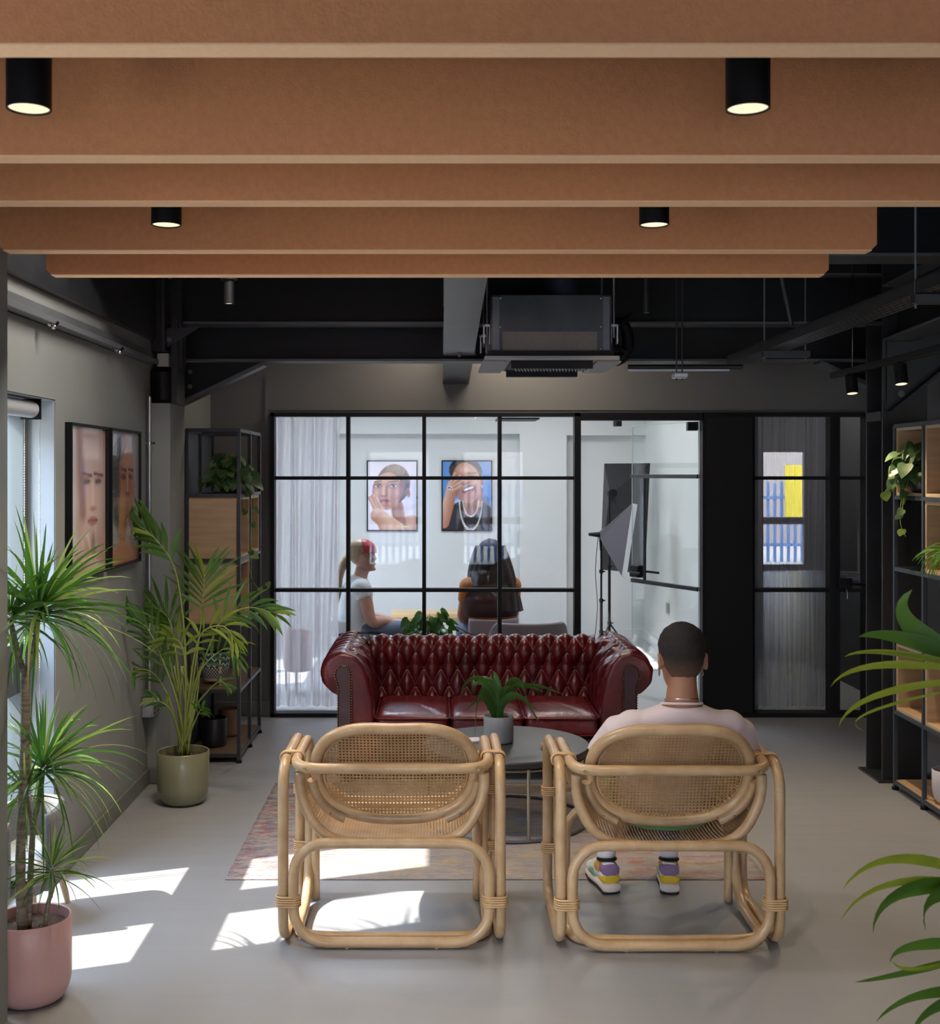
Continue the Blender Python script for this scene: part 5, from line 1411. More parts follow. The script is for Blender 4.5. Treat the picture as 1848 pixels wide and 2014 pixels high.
# shoes
def shoe(a, yaw, knee):
    """a = ankle point; toes towards +y rotated by yaw"""
    Rz = Matrix.Rotation(yaw, 3, 'Z'); o = V((a.x, a.y, -loc[2]))
    T = lambda x, y, z: o+Rz @ V((x, y, z))
    def lf(name, mat, secs, n=22, e=.75, par=None, **k):
        g = G(); g.loft([(T(x, y, z), rx, rz, Rz @ V((0, 1, 0)), Rz @ V((1, 0, 0)), e) for (y, x, z, rx, rz) in secs], n); return g.build(name, mat, par or r, angle=50, **k)
    sh_ = lf('shoe', WHITEL, [(-.066, 0, .065, .026, .035), (-.055, 0, .075, .036, .045), (0, 0, .082, .038, .048), (.05, 0, .072, .041, .040), (.10, 0, .056, .043, .030), (.155, 0, .046, .034, .022), (.182, 0, .040, .014, .012)], e=.9)
    lf('outsole', RUB, [(-.076, 0, .006, .026, .004), (-.068, 0, .006, .037, .006), (0, 0, .006, .036, .006), (.09, .0, .006, .045, .006), (.16, 0, .006, .036, .006), (.19, 0, .008, .012, .005)], par=sh_)
    lf('midsole', SOLE, [(-.078, 0, .026, .026, .015), (-.070, 0, .026, .038, .019), (0, 0, .026, .037, .019), (.09, .0, .024, .046, .016), (.165, 0, .022, .036, .014), (.195, 0, .022, .014, .010)], par=sh_)
    lf('heel_band', YEL, [(-.0735, 0, .058, .027, .016), (-.066, 0, .058, .0385, .017), (-.03, 0, .058, .0392, .017), (-.02, 0, .058, .038, .014)], par=sh_)
    lf('heel_counter', PURP, [(-.070, 0, .092, .024, .021), (-.063, 0, .092, .0362, .023), (-.035, 0, .092, .0385, .022), (-.028, 0, .092, .037, .018)], par=sh_)
    lf('side_panel', ORNG, [(-.030, 0, .088, .0385, .034), (.0, 0, .088, .0392, .034), (.03, 0, .082, .040, .030)], par=sh_)
    lf('side_panel', MINT, [(.035, 0, .060, .0435, .028), (.07, 0, .056, .0445, .024), (.085, 0, .052, .0440, .020)], par=sh_)
    g = G(); g.tube([T(0+.034*cos(t), -.012+.036*sin(t), .122-.006*sin(t)) for t in [2*pi*k/24 for k in range(24)]], .007, 8, closed=True); g.build('shoe_collar', BLACK, sh_)
    g = G(); pr_ = []
    for k in range(13):
        z = .06+.018*k; pr_.append((.033+.004*min(1, max(0, (z-.16)/.1)), z))
    ds = knee-a; g.loft([(a-V((0, 0, .045)), .030, .032, (0, .1, 1)), (a, .036, .037, ds), (a+ds*.12, .037, .038, ds), (a+ds*.28, .041, .042, ds), (a+ds*.38, .047, .048, ds)], 28); g.build('sock', SOCK, r)
    g = G()
    for k in range(4): g.tube([T(-.018, .06+.018*k, .108-.009*k), T(.018, .06+.018*k, .108-.009*k)], .003, 6)
    g.build('laces', WHITEL, sh_)
shoe(AL, radians(10), KL); shoe(AR, radians(-8), KR)
# ---------------------------------------------------------------- studio figures
def seated(name, label, loc, f, seat, mats, hair, lean=.0, s=.92):
    r = thing(name, label, 'person', loc)
    f, rt = frame(f); up = V((0, 0, 1)); B = lambda a, b, c: rt*(a*s)+f*(b*s)+up*(seat+c*s)
    g = G()
    sp_ = [(B(0, -.02, .06), .17, .12), (B(0, -.03, .16), .155, .115), (B(0, -.03+lean*.3, .30), .165, .115), (B(0, -.02+lean*.5, .41), .18, .105), (B(0, -.01+lean*.6, .475), .13, .075), (B(0, lean*.7, .51), .06, .058), (B(0, .015+lean*.9, .58), .052, .055)]
    g.loft([(c, rx*s, ry*s, None, rt) for c, rx, ry in sp_], 24)
    hc = B(0, .012+lean, .555); H = head(g, hc, f, up)
    pts = {}
    for sd in (-1, 1):
        S = B(sd*.185, -.01+lean*.55, .435); E = B(sd*.215, .07+lean*.5, .17); Wr = B(sd*.08, .27+lean*.2, .14)
        limb(g, [S, S.lerp(E, .5), E, E.lerp(Wr, .5), Wr], [.055, .052, .042, .038, .027]); hand(g, Wr, f+rt*(-sd*.3), up, -sd, .9, .5)
        Hp = B(sd*.09, 0, .07); K = B(sd*.11, .42, .08); A = V((K.x, K.y, .09))+f*(-.03)
        limb(g, [Hp, Hp.lerp(K, .5), K], [.09, .08, .06]); limb(g, [K, K.lerp(A, .35)-f*.01, A], [.06, .055, .035])
        limb(g, [A+up*(-.03), A+f*.08+up*(-.055), A+f*.17+up*(-.062)], [.038, .036, .024])
        pts[sd] = (S, E, Hp, K, A)
    g.build('body', mats[0], r, angle=0, mods=[('remesh', .008), ('smooth', 3)])
    eyes(r, H)
    g = G(); g.loft([(c, rx*s+.022, ry*s+.022, None, rt) for c, rx, ry in sp_[:4]]+[(sp_[4][0], .145*s, .09*s, None, rt), (sp_[5][0], .075*s, .07*s, None, rt)], 28)
    for sd in (-1, 1):
        S, E = pts[sd][:2]; g.ball(S-rt*(sd*.008)-up*.004, .088*s, .086*s, .08*s, 18, 12); g.loft([(S-rt*(sd*.05), .075*s, .075*s, E-S), (S.lerp(E, .2), .074*s, .07*s, E-S), (S.lerp(E, mats[4]), .068*s, .066*s, E-S)], 18)
    g.build('shirt', mats[1], r, angle=0, mods=[('remesh', .012), ('smooth', 4)])
    g = G()
    for sd in (-1, 1):
        S, E, Hp, K, A = pts[sd]; g.loft([(Hp, .11*s, .10*s, K-Hp), (Hp.lerp(K, .5), .095*s, .088*s, K-Hp), (K, .07*s, .07*s, K-Hp)], 18); g.loft([(K, .07*s, .07*s, A-K), (K.lerp(A, .5), .065*s, .065*s, A-K), (A+up*.03, .055*s, .055*s, A-K)], 18)
    g.ball(B(0, -.01, .05), .18*s, .14*s, .09*s)
    g.build('trousers', mats[2], r, angle=0, mods=[('remesh', .012), ('smooth', 4)])
    return r, H, hc, f, rt, up
# woman with blonde and red hair, facing the other sitter
r, H, hc, f, rt, up = seated('person', 'person with blonde and red tied-back hair in a white sleeveless top, seated in the studio', (-.60, 9.1, 0), (1, .18, 0), .385, (SKINP, SHIRTW, JEAN, 0, .30), 0, .02, .93)
def cap(u, v, t_front, t_back, k, extra=.0):
    a = 2*pi*u; back = (1-cos(a))/2
    t0 = t_front*(1-back)+t_back*back
    return H(min(t0+(1-t0)*v, .9999), a, k)+up*(.012*v)
g = G(); g.grid(48, 24, lambda u, v: cap(u, v, .78, .22, 1.0+.09*min(1, v/.2)), closed_u=True); g.build('hair', HAIRL, r, angle=0, solid=.006)
g = G(); g.grid(24, 14, lambda u, v: H(min(.60+.40*v, .999), radians(-50+140*u), 1.13)+up*(.014*v)); g.build('hair_streak', HAIRR, r, angle=0, solid=.006)
g = G(); a = hc+up*.12-f*.10; g.loft([(a, .035, .035, None, rt), (a-f*.045-up*.06, .034, .03, None, rt), (a-f*.075-up*.17, .032, .026, None, rt), (a-f*.085-up*.30, .022, .018, None, rt), (a-f*.08-up*.36, .008, .008, None, rt)], 16); g.build('ponytail', HAIRL, r, angle=0)
# woman with long black hair, back to the camera
r, H, hc, f, rt, up = seated('person', 'person with long black hair and an orange top, back turned, seated in the studio', (.40, 9.15, 0), (-.25, 1, 0), .385, (SKIN, ORCL, JEAN, 0, .5), 0, -.02, .93)
g = G(); g.grid(48, 24, lambda u, v: cap(u, v, .80, .10, 1.0+.14*min(1, v/.2)), closed_u=True); g.build('hair', HAIRB, r, angle=0, solid=.006)
def lh(u, v):
    ang = radians(-118+236*u); z = .19-.50*v
    wd = .10+.10*sin(min(1, v*1.25)*pi/2); dp_ = .105+.035*v
    wob = .005*sin(u*60)+.008*sin(u*17+v*5)
    return hc+up*z+rt*((wd+wob)*sin(ang)+.045*v*v)-f*((dp_+wob)*cos(ang)*.95+.012)
g = G(); g.grid(60, 24, lh); g.build('long_hair', HAIRB, r, angle=0, solid=.014)
g = G(); g.loft([(hc+up*-.04-f*.01, .10, .08, up, rt), (hc+up*-.10-f*.02, .205, .125, up, rt), (hc+up*-.24-f*.02, .222, .140, up, rt), (hc+up*-.34-f*.02, .205, .140, up, rt)], 24); g.build('shawl', BROWNT, r, angle=0)
# ================================================================ plants
def soil(parent, R, z, loc=(0, 0, 0)):
    g = G(); n = 28
    g.grid(n, 10, lambda u, v: V((R*v*cos(2*pi*u), R*v*sin(2*pi*u), z+.010*noise.noise(V((cos(2*pi*u)*v*9, sin(2*pi*u)*v*9, 1)))+.004*noise.noise(V((cos(2*pi*u)*v*30, sin(2*pi*u)*v*30, 2))))), closed_u=True)
    return g.build('soil', SOIL, parent, angle=0)
# ---------------------------------------------------------------- dracaena by the window
random.seed(11)
PX_, PY_ = -1.272, 3.745
r = thing('dracaena_plant', 'tall spiky dracaena in a pink glazed pot by the tall window', 'plant', (PX_, PY_, 0))
def rp(px, py, Y): return P(px, py, Y)-V((PX_, PY_, 0))
pot('pot', '', None, .122, .262, TERRA, r, t=.007, foot=.64, rnd=.085)
soil(r, .113, .225)
g = G()
def trunk(g, pts, r0, r1):
    pp_ = catmull(pts, 6); N = len(pp_); g.tube(pp_, [(r0*(1-i/(N-1))+r1*i/(N-1))*(1+.06*sin(i*2.3)) for i in range(N)], 12)
trunk(g, [rp(44, 1835, 3.72), rp(40, 1700, 3.72), rp(46, 1560, 3.73), rp(50, 1420, 3.74), rp(50, 1320, 3.75)], .016, .0145)
trunk(g, [rp(50, 1330, 3.75), rp(36, 1290, 3.74), rp(26, 1245, 3.73), rp(18, 1215, 3.72)], .010, .008)
trunk(g, [rp(50, 1330, 3.75), rp(64, 1290, 3.76), rp(72, 1240, 3.77), rp(76, 1205, 3.78)], .010, .008)
trunk(g, [rp(56, 1825, 3.74), rp(60, 1720, 3.76), rp(66, 1620, 3.78), rp(78, 1570, 3.80), rp(84, 1515, 3.82)], .010, .008)
trunk(g, [rp(66, 1640, 3.78), rp(58, 1600, 3.76), rp(52, 1560, 3.74)], .007, .006)
trunk(g, [rp(88, 1830, 3.70), rp(94, 1780, 3.69), rp(104, 1745, 3.68), rp(102, 1715, 3.67)], .008, .006)
g.build('trunk', BARK, r, angle=0)
def rosette(g, c, n, L0, L1, w, up0=.2, droop=(.10, .32), gy=None, stretch=1, bias=(0, 0)):
    for i in range(n):
        a = i*2.39996+random.uniform(-.2, .2); q = i/n
        el = radians(78-95*q**.8+random.uniform(-10, 10))
        d = V((cos(a)*cos(el)+bias[0], sin(a)*cos(el)*.9+bias[1], sin(el)))
        L = random.uniform(L0, L1)*(.75+.35*min(1, q*2)); base = c+V((0, 0, .05*(1-q)-.02))+V((cos(a), sin(a), 0))*.008
        dr = random.uniform(*droop)*(.25+.9*q)
        pts = curve_path(base, d, L, dr, 9, .02)
        # keep clear of the wall and pier behind
        for p in pts:
            wx = p.x+PX_; wy = p.y+PY_
            if wx < -1.52: p.x = -1.52-PX_+random.uniform(0, .01)
            if wx < -1.28 and wy < 3.62: p.y = 3.62-PY_+random.uniform(0, .01)
        (gy if (gy is not None and random.random() < .22) else g).blade(pts, w*1.1*random.uniform(.75, 1.1), fold=.3, base=.55, peak=.3, side=d.cross(V((random.uniform(-.6, .6), random.uniform(.1, 1), random.uniform(.2, 1)))))
g = G(); gy = G()
rosette(g, rp(78, 1205, 3.78), 110, .24, .40, .0125, gy=gy, bias=(.22, .0))
rosette(g, rp(20, 1215, 3.72), 50, .18, .30, .012, gy=gy, bias=(.1, 0))
rosette(g, rp(86, 1512, 3.82), 95, .20, .36, .0115, gy=gy, bias=(.22, .05))
rosette(g, rp(50, 1560, 3.74), 26, .10, .2, .009, gy=gy)
rosette(g, rp(102, 1712, 3.67), 50, .11, .20, .008, gy=gy, bias=(.12, 0))
g.build('foliage', LDRAC, r, angle=0); gy.build('pale_foliage', LDRACY, r, angle=0)
# ---------------------------------------------------------------- palm in the olive pot
random.seed(5)
QX, QY = -1.272, 5.98
r = thing('kentia_palm', 'leafy palm in a round olive green pot in front of the shelving', 'plant', (QX, QY, 0))
pot('pot', '', None, .129, .262, OLIVE, r, t=.007, foot=.66, rnd=.095)
soil(r, .12, .228)
def rq(px, py, Y): return P(px, py, Y)-V((QX, QY, 0))
gs = G(); gl = G(); gy = G()
def frond(stem, leaf0, n, Lf, w, spread=1.0, target=None, both=True, droop=.16):
    """stem: list of points; leaflets from parameter leaf0 to the tip"""
    pp_ = catmull(stem, 8); N = len(pp_)
    gs.tube(pp_, [(.0052*(1-i/(N-1))+.0015) for i in range(N)], 6)
    tgt = target or gl
    for i in range(n):
        t = leaf0+(1-leaf0)*i/(n-1); k = min(int(t*(N-1)), N-2); p = pp_[k].lerp(pp_[k+1], t*(N-1)-k)
        d = (pp_[k+1]-pp_[k]).normalized(); sd = d.cross(V((.0, 1, .15))); sd = sd.normalized() if sd.length > .1 else V((1, 0, 0))
        q = i/(n-1); L = Lf*(.55+.75*sin(pi*min(1, .18+q*.72)))*random.uniform(.88, 1.1)
        for s in ((-1, 1) if both else (1 if i % 2 else -1,)):
            ang = (1.0-.62*q)*spread
            dd = d*cos(ang)+sd*(s*sin(ang))+V((0, random.uniform(-.25, .25), .10))
            pts = curve_path(p, dd, L, random.uniform(droop*.5, droop*1.3), 8, .02)
            for a in pts:
                if a.x+QX < -1.50: a.x = -1.50-QX
                if a.y+QY > 6.28 and a.x+QX < -1.38: a.y = 6.28-QY
            (gy if random.random() < .15 else tgt).blade(pts, w*1.25*random.uniform(.8, 1.15), fold=.22, base=.25, peak=.45, side=dd.cross(V((random.uniform(-.4, .4), 1, random.uniform(-.2, .6)))))
b0 = rq(360, 1490, 5.98)
def st(*pts): return [b0+V((random.uniform(-.025, .025), random.uniform(-.02, .02), 0))]+[rq(*p) for p in pts]
frond(st((366, 1330, 5.98), (358, 1200, 5.95), (340, 1110, 5.92), (300, 1055, 5.90), (262, 1028, 5.9)), .62, 9, .17, .024, .55)
frond(st((378, 1350, 5.98), (392, 1250, 6.0), (398, 1190, 6.0), (402, 1130, 6.0)), .72, 8, .20, .017, 1.05, droop=.07)
frond(st((384, 1360, 5.95), (412, 1270, 5.92), (440, 1215, 5.9), (490, 1195, 5.88), (535, 1205, 5.88)), .55, 10, .15, .017, .8)
frond(st((372, 1360, 5.9), (384, 1280, 5.85), (402, 1240, 5.82), (440, 1232, 5.8), (462, 1262, 5.8)), .45, 9, .12, .016, .9, gy)
frond(st((348, 1380, 5.9), (320, 1300, 5.85), (292, 1240, 5.82), (262, 1215, 5.8)), .45, 10, .16, .015, .6)
frond(st((340, 1400, 5.95), (318, 1345, 5.92), (290, 1318, 5.9), (250, 1322, 5.9)), .5, 8, .13, .013, .7)
frond(st((352, 1350, 6.02), (342, 1260, 6.05), (330, 1215, 6.08), (300, 1190, 6.1)), .6, 8, .16, .016, .9, droop=.1)
frond(st((365, 1360, 5.88), (362, 1290, 5.84), (352, 1262, 5.82), (335, 1255, 5.8)), .5, 7, .13, .017, 1.0, gy)
frond(st((356, 1400, 6.05), (338, 1320, 6.08), (330, 1270, 6.1), (322, 1230, 6.1)), .4, 9, .15, .013, .35, droop=.04)
frond(st((382, 1400, 6.0), (408, 1360, 5.97), (432, 1340, 5.95), (448, 1350, 5.95)), .7, 4, .06, .012, .8)
frond(st((345, 1420, 5.9), (330, 1390, 5.86), (300, 1372, 5.84)), .7, 4, .08, .014, .8)
frond(st((378, 1430, 5.9), (392, 1400, 5.87), (398, 1395, 5.85)), .6, 4, .07, .015, .9)
frond(st((372, 1400, 5.95), (388, 1330, 5.9), (420, 1290, 5.87), (450, 1275, 5.85), (465, 1300, 5.85)), .5, 8, .11, .014, .8)
for k in range(9):
    gs.tube(catmull([b0+V((random.uniform(-.03, .03), random.uniform(-.03, .03), 0)), rq(random.uniform(345, 385), 1400, 5.95), rq(random.uniform(338, 395), 1310, 5.95)], 5), .0035, 6)
gs.build('stem', LSTEM, r, angle=0); gl.build('foliage', LPALM, r, angle=0); gy.build('young_foliage', LPALMY, r, angle=0)
for (px, py, lx, ly) in ((335, 1462, 285, 1424), (330, 1470, 295, 1450), (344, 1475, 322, 1462)):
    pass
# ---------------------------------------------------------------- plant on the coffee table
random.seed(3)
p0 = P(980, 1462, 5.70)
r = thing('strap_leaf_plant', 'arching strap-leaved plant in a blue grey pot on the coffee table', 'plant', (p0.x, 5.70, TZ+.0005))
pot('pot', '', None, .0715, .128, BGREY, r, t=.004, foot=.97, rnd=.01)
soil(r, .066, .112)
def rt_(px, py, Y): return P(px, py, Y)-V((p0.x, 5.70, TZ))
g = G(); c0 = rt_(979, 1412, 5.70)
for pts, w in (([(970, 1375, 5.69), (945, 1335, 5.66), (912, 1350, 5.63), (893, 1420, 5.62)], .024), ([(965, 1385, 5.66), (948, 1362, 5.60), (938, 1395, 5.56), (934, 1447, 5.55)], .044), ([(976, 1370, 5.70), (970, 1345, 5.70), (958, 1335, 5.70), (940, 1330, 5.72)], .026),
               ([(980, 1370, 5.72), (976, 1335, 5.73), (970, 1320, 5.74)], .034), ([(990, 1370, 5.72), (1008, 1338, 5.73), (1030, 1348, 5.75), (1062, 1350, 5.76), (1108, 1366, 5.78)], .026), ([(995, 1372, 5.70), (1022, 1348, 5.70), (1040, 1385, 5.68), (1060, 1400, 5.67)], .026),
               ([(985, 1390, 5.66), (1005, 1370, 5.62), (1030, 1378, 5.58), (1052, 1410, 5.56), (1058, 1420, 5.56)], .036), ([(968, 1390, 5.70), (955, 1372, 5.68), (930, 1385, 5.66), (915, 1400, 5.66)], .022), ([(988, 1385, 5.75), (1010, 1350, 5.80), (1045, 1352, 5.84), (1068, 1362, 5.85)], .024),
               ([(972, 1385, 5.75), (955, 1350, 5.80), (935, 1345, 5.84), (925, 1375, 5.86)], .026), ([(984, 1380, 5.68), (992, 1355, 5.64), (1005, 1350, 5.6)], .03)):
    pp_ = catmull([c0+V((random.uniform(-.012, .012), random.uniform(-.012, .012), -.012))]+[rt_(*q) for q in pts], 5)
    g.blade(pp_, w*1.15, fold=.28, base=.75, peak=.45, side=(pp_[-1]-pp_[0]).cross(V((0, 1, .35))))
g.build('foliage', LTAB, r, angle=0)
# ---------------------------------------------------------------- trailing plants
def heart(g, p, d, nrm, s):
    d = V(d).normalized(); nrm = V(nrm); nrm = nrm-d*nrm.dot(d); nrm = nrm.normalized() if nrm.length > .05 else V((0, 0, 1)); w = d.cross(nrm)
    out = [(0, .0), (.30, -.10), (.50, .12), (.47, .45), (.28, .80), (0, 1.12), (-.28, .80), (-.47, .45), (-.50, .12), (-.30, -.10)]
    vs = [p+w*(a*s)+d*(b*s)-nrm*(abs(a)*-.18*s+b*b*.18*s) for a, b in out]
    mid = [p+d*(.25*s)-nrm*.02*s, p+d*(.65*s)-nrm*(.06*s)]
    vs += mid; m0, m1 = 10, 11
    g.add(vs, [(0, 1, m0), (1, 2, m0), (2, 3, m0), (3, m1, m0), (3, 4, m1), (4, 5, m1), (5, 6, m1), (6, 7, m1), (7, m0, m1), (7, 8, m0), (8, 9, m0), (9, 0, m0)])
def trailing(name, label, loc, potR, potH, potmat, vines, n, size, spread, seed, mat, mat2, zoff=0):
    random.seed(seed)
    r = thing(name, label, 'plant', loc)
    pot('pot', '', None, potR, potH, potmat, r, t=.004)
    soil(r, potR*.9, potH*.85)
    g = G(); gy = G(); gv = G()
    for i in range(n):
        a = random.uniform(0, 2*pi); el = random.uniform(-.55, 1.25); rr = random.uniform(.35, 1)
        p = V((cos(a)*cos(el)*spread[0]*rr, sin(a)*cos(el)*spread[1]*rr, potH+.02+sin(el)*spread[2]*rr))
        gv.tube([V((p.x*.2, p.y*.2, potH*.9)), V((p.x*.6, p.y*.6, max(p.z, potH)+.01)), p], .0014, 4)
        dd = V((p.x*3, p.y*3, random.uniform(-.25, .05)-.05)); dd = dd.normalized()+V((random.uniform(-.4, .4), random.uniform(-.4, .4), random.uniform(-.6, -.1)))
        heart(gy if random.random() < .06 else g, p, dd, V((random.uniform(-.4, .4), random.uniform(-.9, 0), .6)), size*random.uniform(.7, 1.15))
    for v in vines:
        pp_ = catmull([V((0, 0, potH))]+[V(q) for q in v], 6); gv.tube(pp_, .0016, 5)
        for k in range(5, len(pp_), 5):
            heart(gy if k > len(pp_)*.7 else g, pp_[k], V((random.uniform(-1, 1), random.uniform(-.6, .6), -.7)), V((random.uniform(-.4, .4), -1, .3)), size*random.uniform(.55, .9))
    gv.build('vine', LSTEM, r, angle=0); g.build('foliage', mat, r, angle=0); gy.build('young_foliage', mat2, r, angle=0)
    return r
l0 = (-1.215, 6.98, ZS[4]+.011)
trailing('trailing_plant', 'trailing heart-leaved plant spilling from the charcoal shelving', l0, .06, .09, POTB,
         [[(.06, -.02, .08), (.125, -.02, -.05), (.13, .0, -.3), (.12, -.02, -.42)], [(.07, .05, .08), (.13, .05, -.02), (.135, .06, -.16), (.13, .05, -.24)], [(.05, -.05, .08), (.125, -.04, -.2), (.125, -.03, -.45), (.17, -.02, -.55), (.23, -.02, -.52)]],
         130, .062, (.165, .17, .13), 21, LPOTH, LPOTHY)
l1 = (2.445, 6.04, ZS[4]+.029)
trailing('trailing_plant', 'trailing heart-leaved plant in the topmost oak box of the blue shelving', l1, .055, .10, POTB,
         [[(-.08, 0, .08), (-.11, -.02, -.05), (-.12, -.04, -.16), (-.11, -.08, -.22)], [(-.07, .05, .06), (-.13, .10, .02), (-.15, .12, -.02)], [(-.07, -.05, .1), (-.11, -.05, -.04), (-.115, -.06, -.12)]],
         130, .068, (.15, .14, .16), 22, LPOTH, LPOTHY)
# grass-like plant
random.seed(8)
l2 = (2.47, 5.62, ZS[3]+.029)
r = thing('spider_grass_plant', 'fine stringy green plant in the second-level oak box of the blue shelving', 'plant', l2)
pot('pot', '', None, .05, .07, POTW, r, t=.004); soil(r, .045, .06)
g = G()
for i in range(150):
    a = random.uniform(0, 2*pi); d = V((cos(a)*.8-.25, sin(a)*.7, random.uniform(.5, 1.6)))
    pts = curve_path(V((cos(a)*.03, sin(a)*.03, .06)), d, random.uniform(.10, .24), random.uniform(.25, .6), 8, .08)
    for p in pts:
        p.y = max(-.135, min(.20, p.y)); p.x = min(.19, p.x)
        if p.z < .004 and p.x > -.09: p.z = .004
    g.tube(pts, .0017, 4)
g.build('foliage', LGRASS, r, angle=0)
# ---------------------------------------------------------------- foreground palm
random.seed(31)
FX, FY = 1.50, 2.62
r = thing('areca_palm', 'large arching palm beside the camera whose leaf tips reach into view over the floor', 'plant', (FX, FY, 0))
pot('pot', '', None, .17, .34, POTB, r, t=.008, foot=.75, rnd=.06); soil(r, .155, .30)
def rf(px, py, Y): return P(px, py, Y)-V((FX, FY, 0))
gs = G(); gl = G(); gy = G()
def ff(a, b, c, w, tgt=None, Y=(2.62, 2.6, 2.58)):
    (a, ya) = min(CR, key=lambda q: abs(q[0][1]-a[1]))
    pts = Q(rf(a[0], a[1], ya), rf(b[0], b[1], Y[1]), rf(c[0], c[1], Y[2]), 12)
    (tgt or gl).blade(pts, w, fold=.2, base=.5, peak=.4, side=(pts[-1]-pts[0]).cross(V((0, 1, .3))))
CR = [((1985, 1335), 2.62), ((1980, 1755), 2.5), ((1975, 1865), 2.5), ((1995, 1965), 2.5)]
for b, c, w in (((1800, 1240), (1793, 1160), .050), ((1800, 1262), (1688, 1252), .040), ((1770, 1286), (1660, 1292), .016), ((1790, 1288), (1668, 1286), .014), ((1745, 1308), (1632, 1352), .020), ((1745, 1362), (1648, 1432), .020), ((1725, 1395), (1700, 1438), .008)):
    mid = ((1985+c[0])/2, (1330+c[1])/2)
    ff((1975, 1345) if c[1] > 1250 else (1900, 1330), b, c, w, gy if w < .03 else gl)
for a, b, c, w in (((1990, 1760), (1780, 1690), (1655, 1752), .026), ((1960, 1750), (1770, 1736), (1652, 1812), .020), ((1940, 1740), (1790, 1752), (1716, 1836), .040), ((1900, 1740), (1850, 1760), (1820, 1830), .045),
                   ((1960, 1850), (1810, 1860), (1750, 1895), .030), ((1960, 1860), (1800, 1910), (1680, 1932), .022), ((1960, 1880), (1820, 1905), (1755, 1890), .014), ((1990, 1960), (1830, 1955), (1722, 2010), .030), ((1990, 1990), (1860, 1975), (1790, 2040), .040)):
    ff(a, b, c, w, gy if c[1] < 1760 or w < .021 else gl, (2.45, 2.42, 2.40))
for k, (px, py) in enumerate(((1985, 1335), (1980, 1755), (1975, 1865), (1995, 1965), (2150, 1250), (2250, 1500))):
    top = rf(px, py, 2.5 if k in (1, 2, 3) else 2.62)
    gs.tube(catmull([V((random.uniform(-.05, .05), random.uniform(-.05, .05), .3)), V((top.x*.35, top.y*.4, .3+(top.z-.3)*.6)), top], 6), .006, 8)
    if k >= 4:
        for j in range(14):
            a = random.uniform(-1.2, 1.2)+(0 if k == 5 else pi/2); gl.blade(curve_path(top, V((cos(a), sin(a)*.8, .5)), .3, .2, 8, .02), .03, fold=.2, base=.3, peak=.4)
gs.build('stem', LSTEM, r, angle=0); gl.build('foliage', LPALM, r, angle=0); gy.build('yellow_foliage', LPALMY, r, angle=0)
# ================================================================ studio contents
def curtain(label, x0, x1, y, z0, z1, n, amp, mat, seed, lean=0):
    random.seed(seed); ph = [random.uniform(0, 6.28) for _ in range(6)]
    def fn(u, v):
        x = x0+(x1-x0)*u; z = z0+(z1-z0)*v
        w = sin(u*n*6.283+ph[0]+.5*sin(u*9+ph[1]))*amp+sin(u*n*2.3*6.283+ph[2])*amp*.35
        return V((x+.012*sin(v*3+u*20+ph[3])+lean*(1-v)*u, y+w*(1-.25*v), z))
    g = G(); g.grid(int(n*16), 24, fn); o = g.build('curtain', mat, angle=0); tag(o, label, 'curtain'); return o
curtain('sheer lilac white curtain hanging behind the leftmost glass panes'.replace('leftmost glass panes', 'glazing by the shelving'), -1.16, -.66, 8.36, .02, 2.45, 5, .038, CURT, 4, -.05)
curtain('sheer grey curtain behind the narrow dark glazing beside the black section', 2.20, 2.72, 8.34, .02, 2.45, 10, .022, CURT2, 9)
curtain('grey curtain strip behind the closed dark glass door', 2.74, 2.80, 8.34, .02, 2.45, 3, .014, CURT2, 10)
# bench
r = thing('wooden_bench', 'pale wooden bench against the studio back wall below the portraits', 'bench', (.08, 10.9, 0))
g = G(); g.box(-.50, .52, -.16, .16, .345, .385); g.build('seat', BENCHW, r, smooth=False, bevel=.004)
g = G(); g.box(-.44, .46, -.13, -.11, .30, .345); g.box(-.44, .46, .11, .13, .30, .345); g.build('apron', BENCHW, r, smooth=False)
for x in (-.42, .44):
    for y in (-.11, .11):
        g = G(); g.box(x-.02, x+.02, y-.02, y+.02, 0, .345); g.build('leg', BENCHW, r, smooth=False, bevel=.003)
# low table + plant
r = thing('side_table', 'small low grey table holding the leafy plant behind the sofa', 'table', (-.06, 8.72, 0))
g = G(); g.lathe([(0, .34), (.20, .34), (.205, .35), (.20, .36), (0, .36)], (0, 0, 0), 40); g.build('table_top', STEELG, r)
g = G(); g.lathe([(.13, 0), (.13, .012), (.018, .02), (.018, .34)], (0, 0, 0), 24); g.build('pedestal', STEEL, r)
trailing('leafy_plant', 'glossy green leafy plant in a dark basket pot seen over the sofa back', (-.05, 8.70, .361), .085, .11, M('dark wicker', (.03, .026, .022), .8, bp=.8, bs=60), [[(.1, -.05, .12), (.17, -.06, .08), (.22, -.05, .04)], [(-.1, -.05, .12), (-.18, -.05, .12), (-.2, -.05, .06)]], 85, .072, (.19, .15, .17), 41, LSTUD, LSTUD)
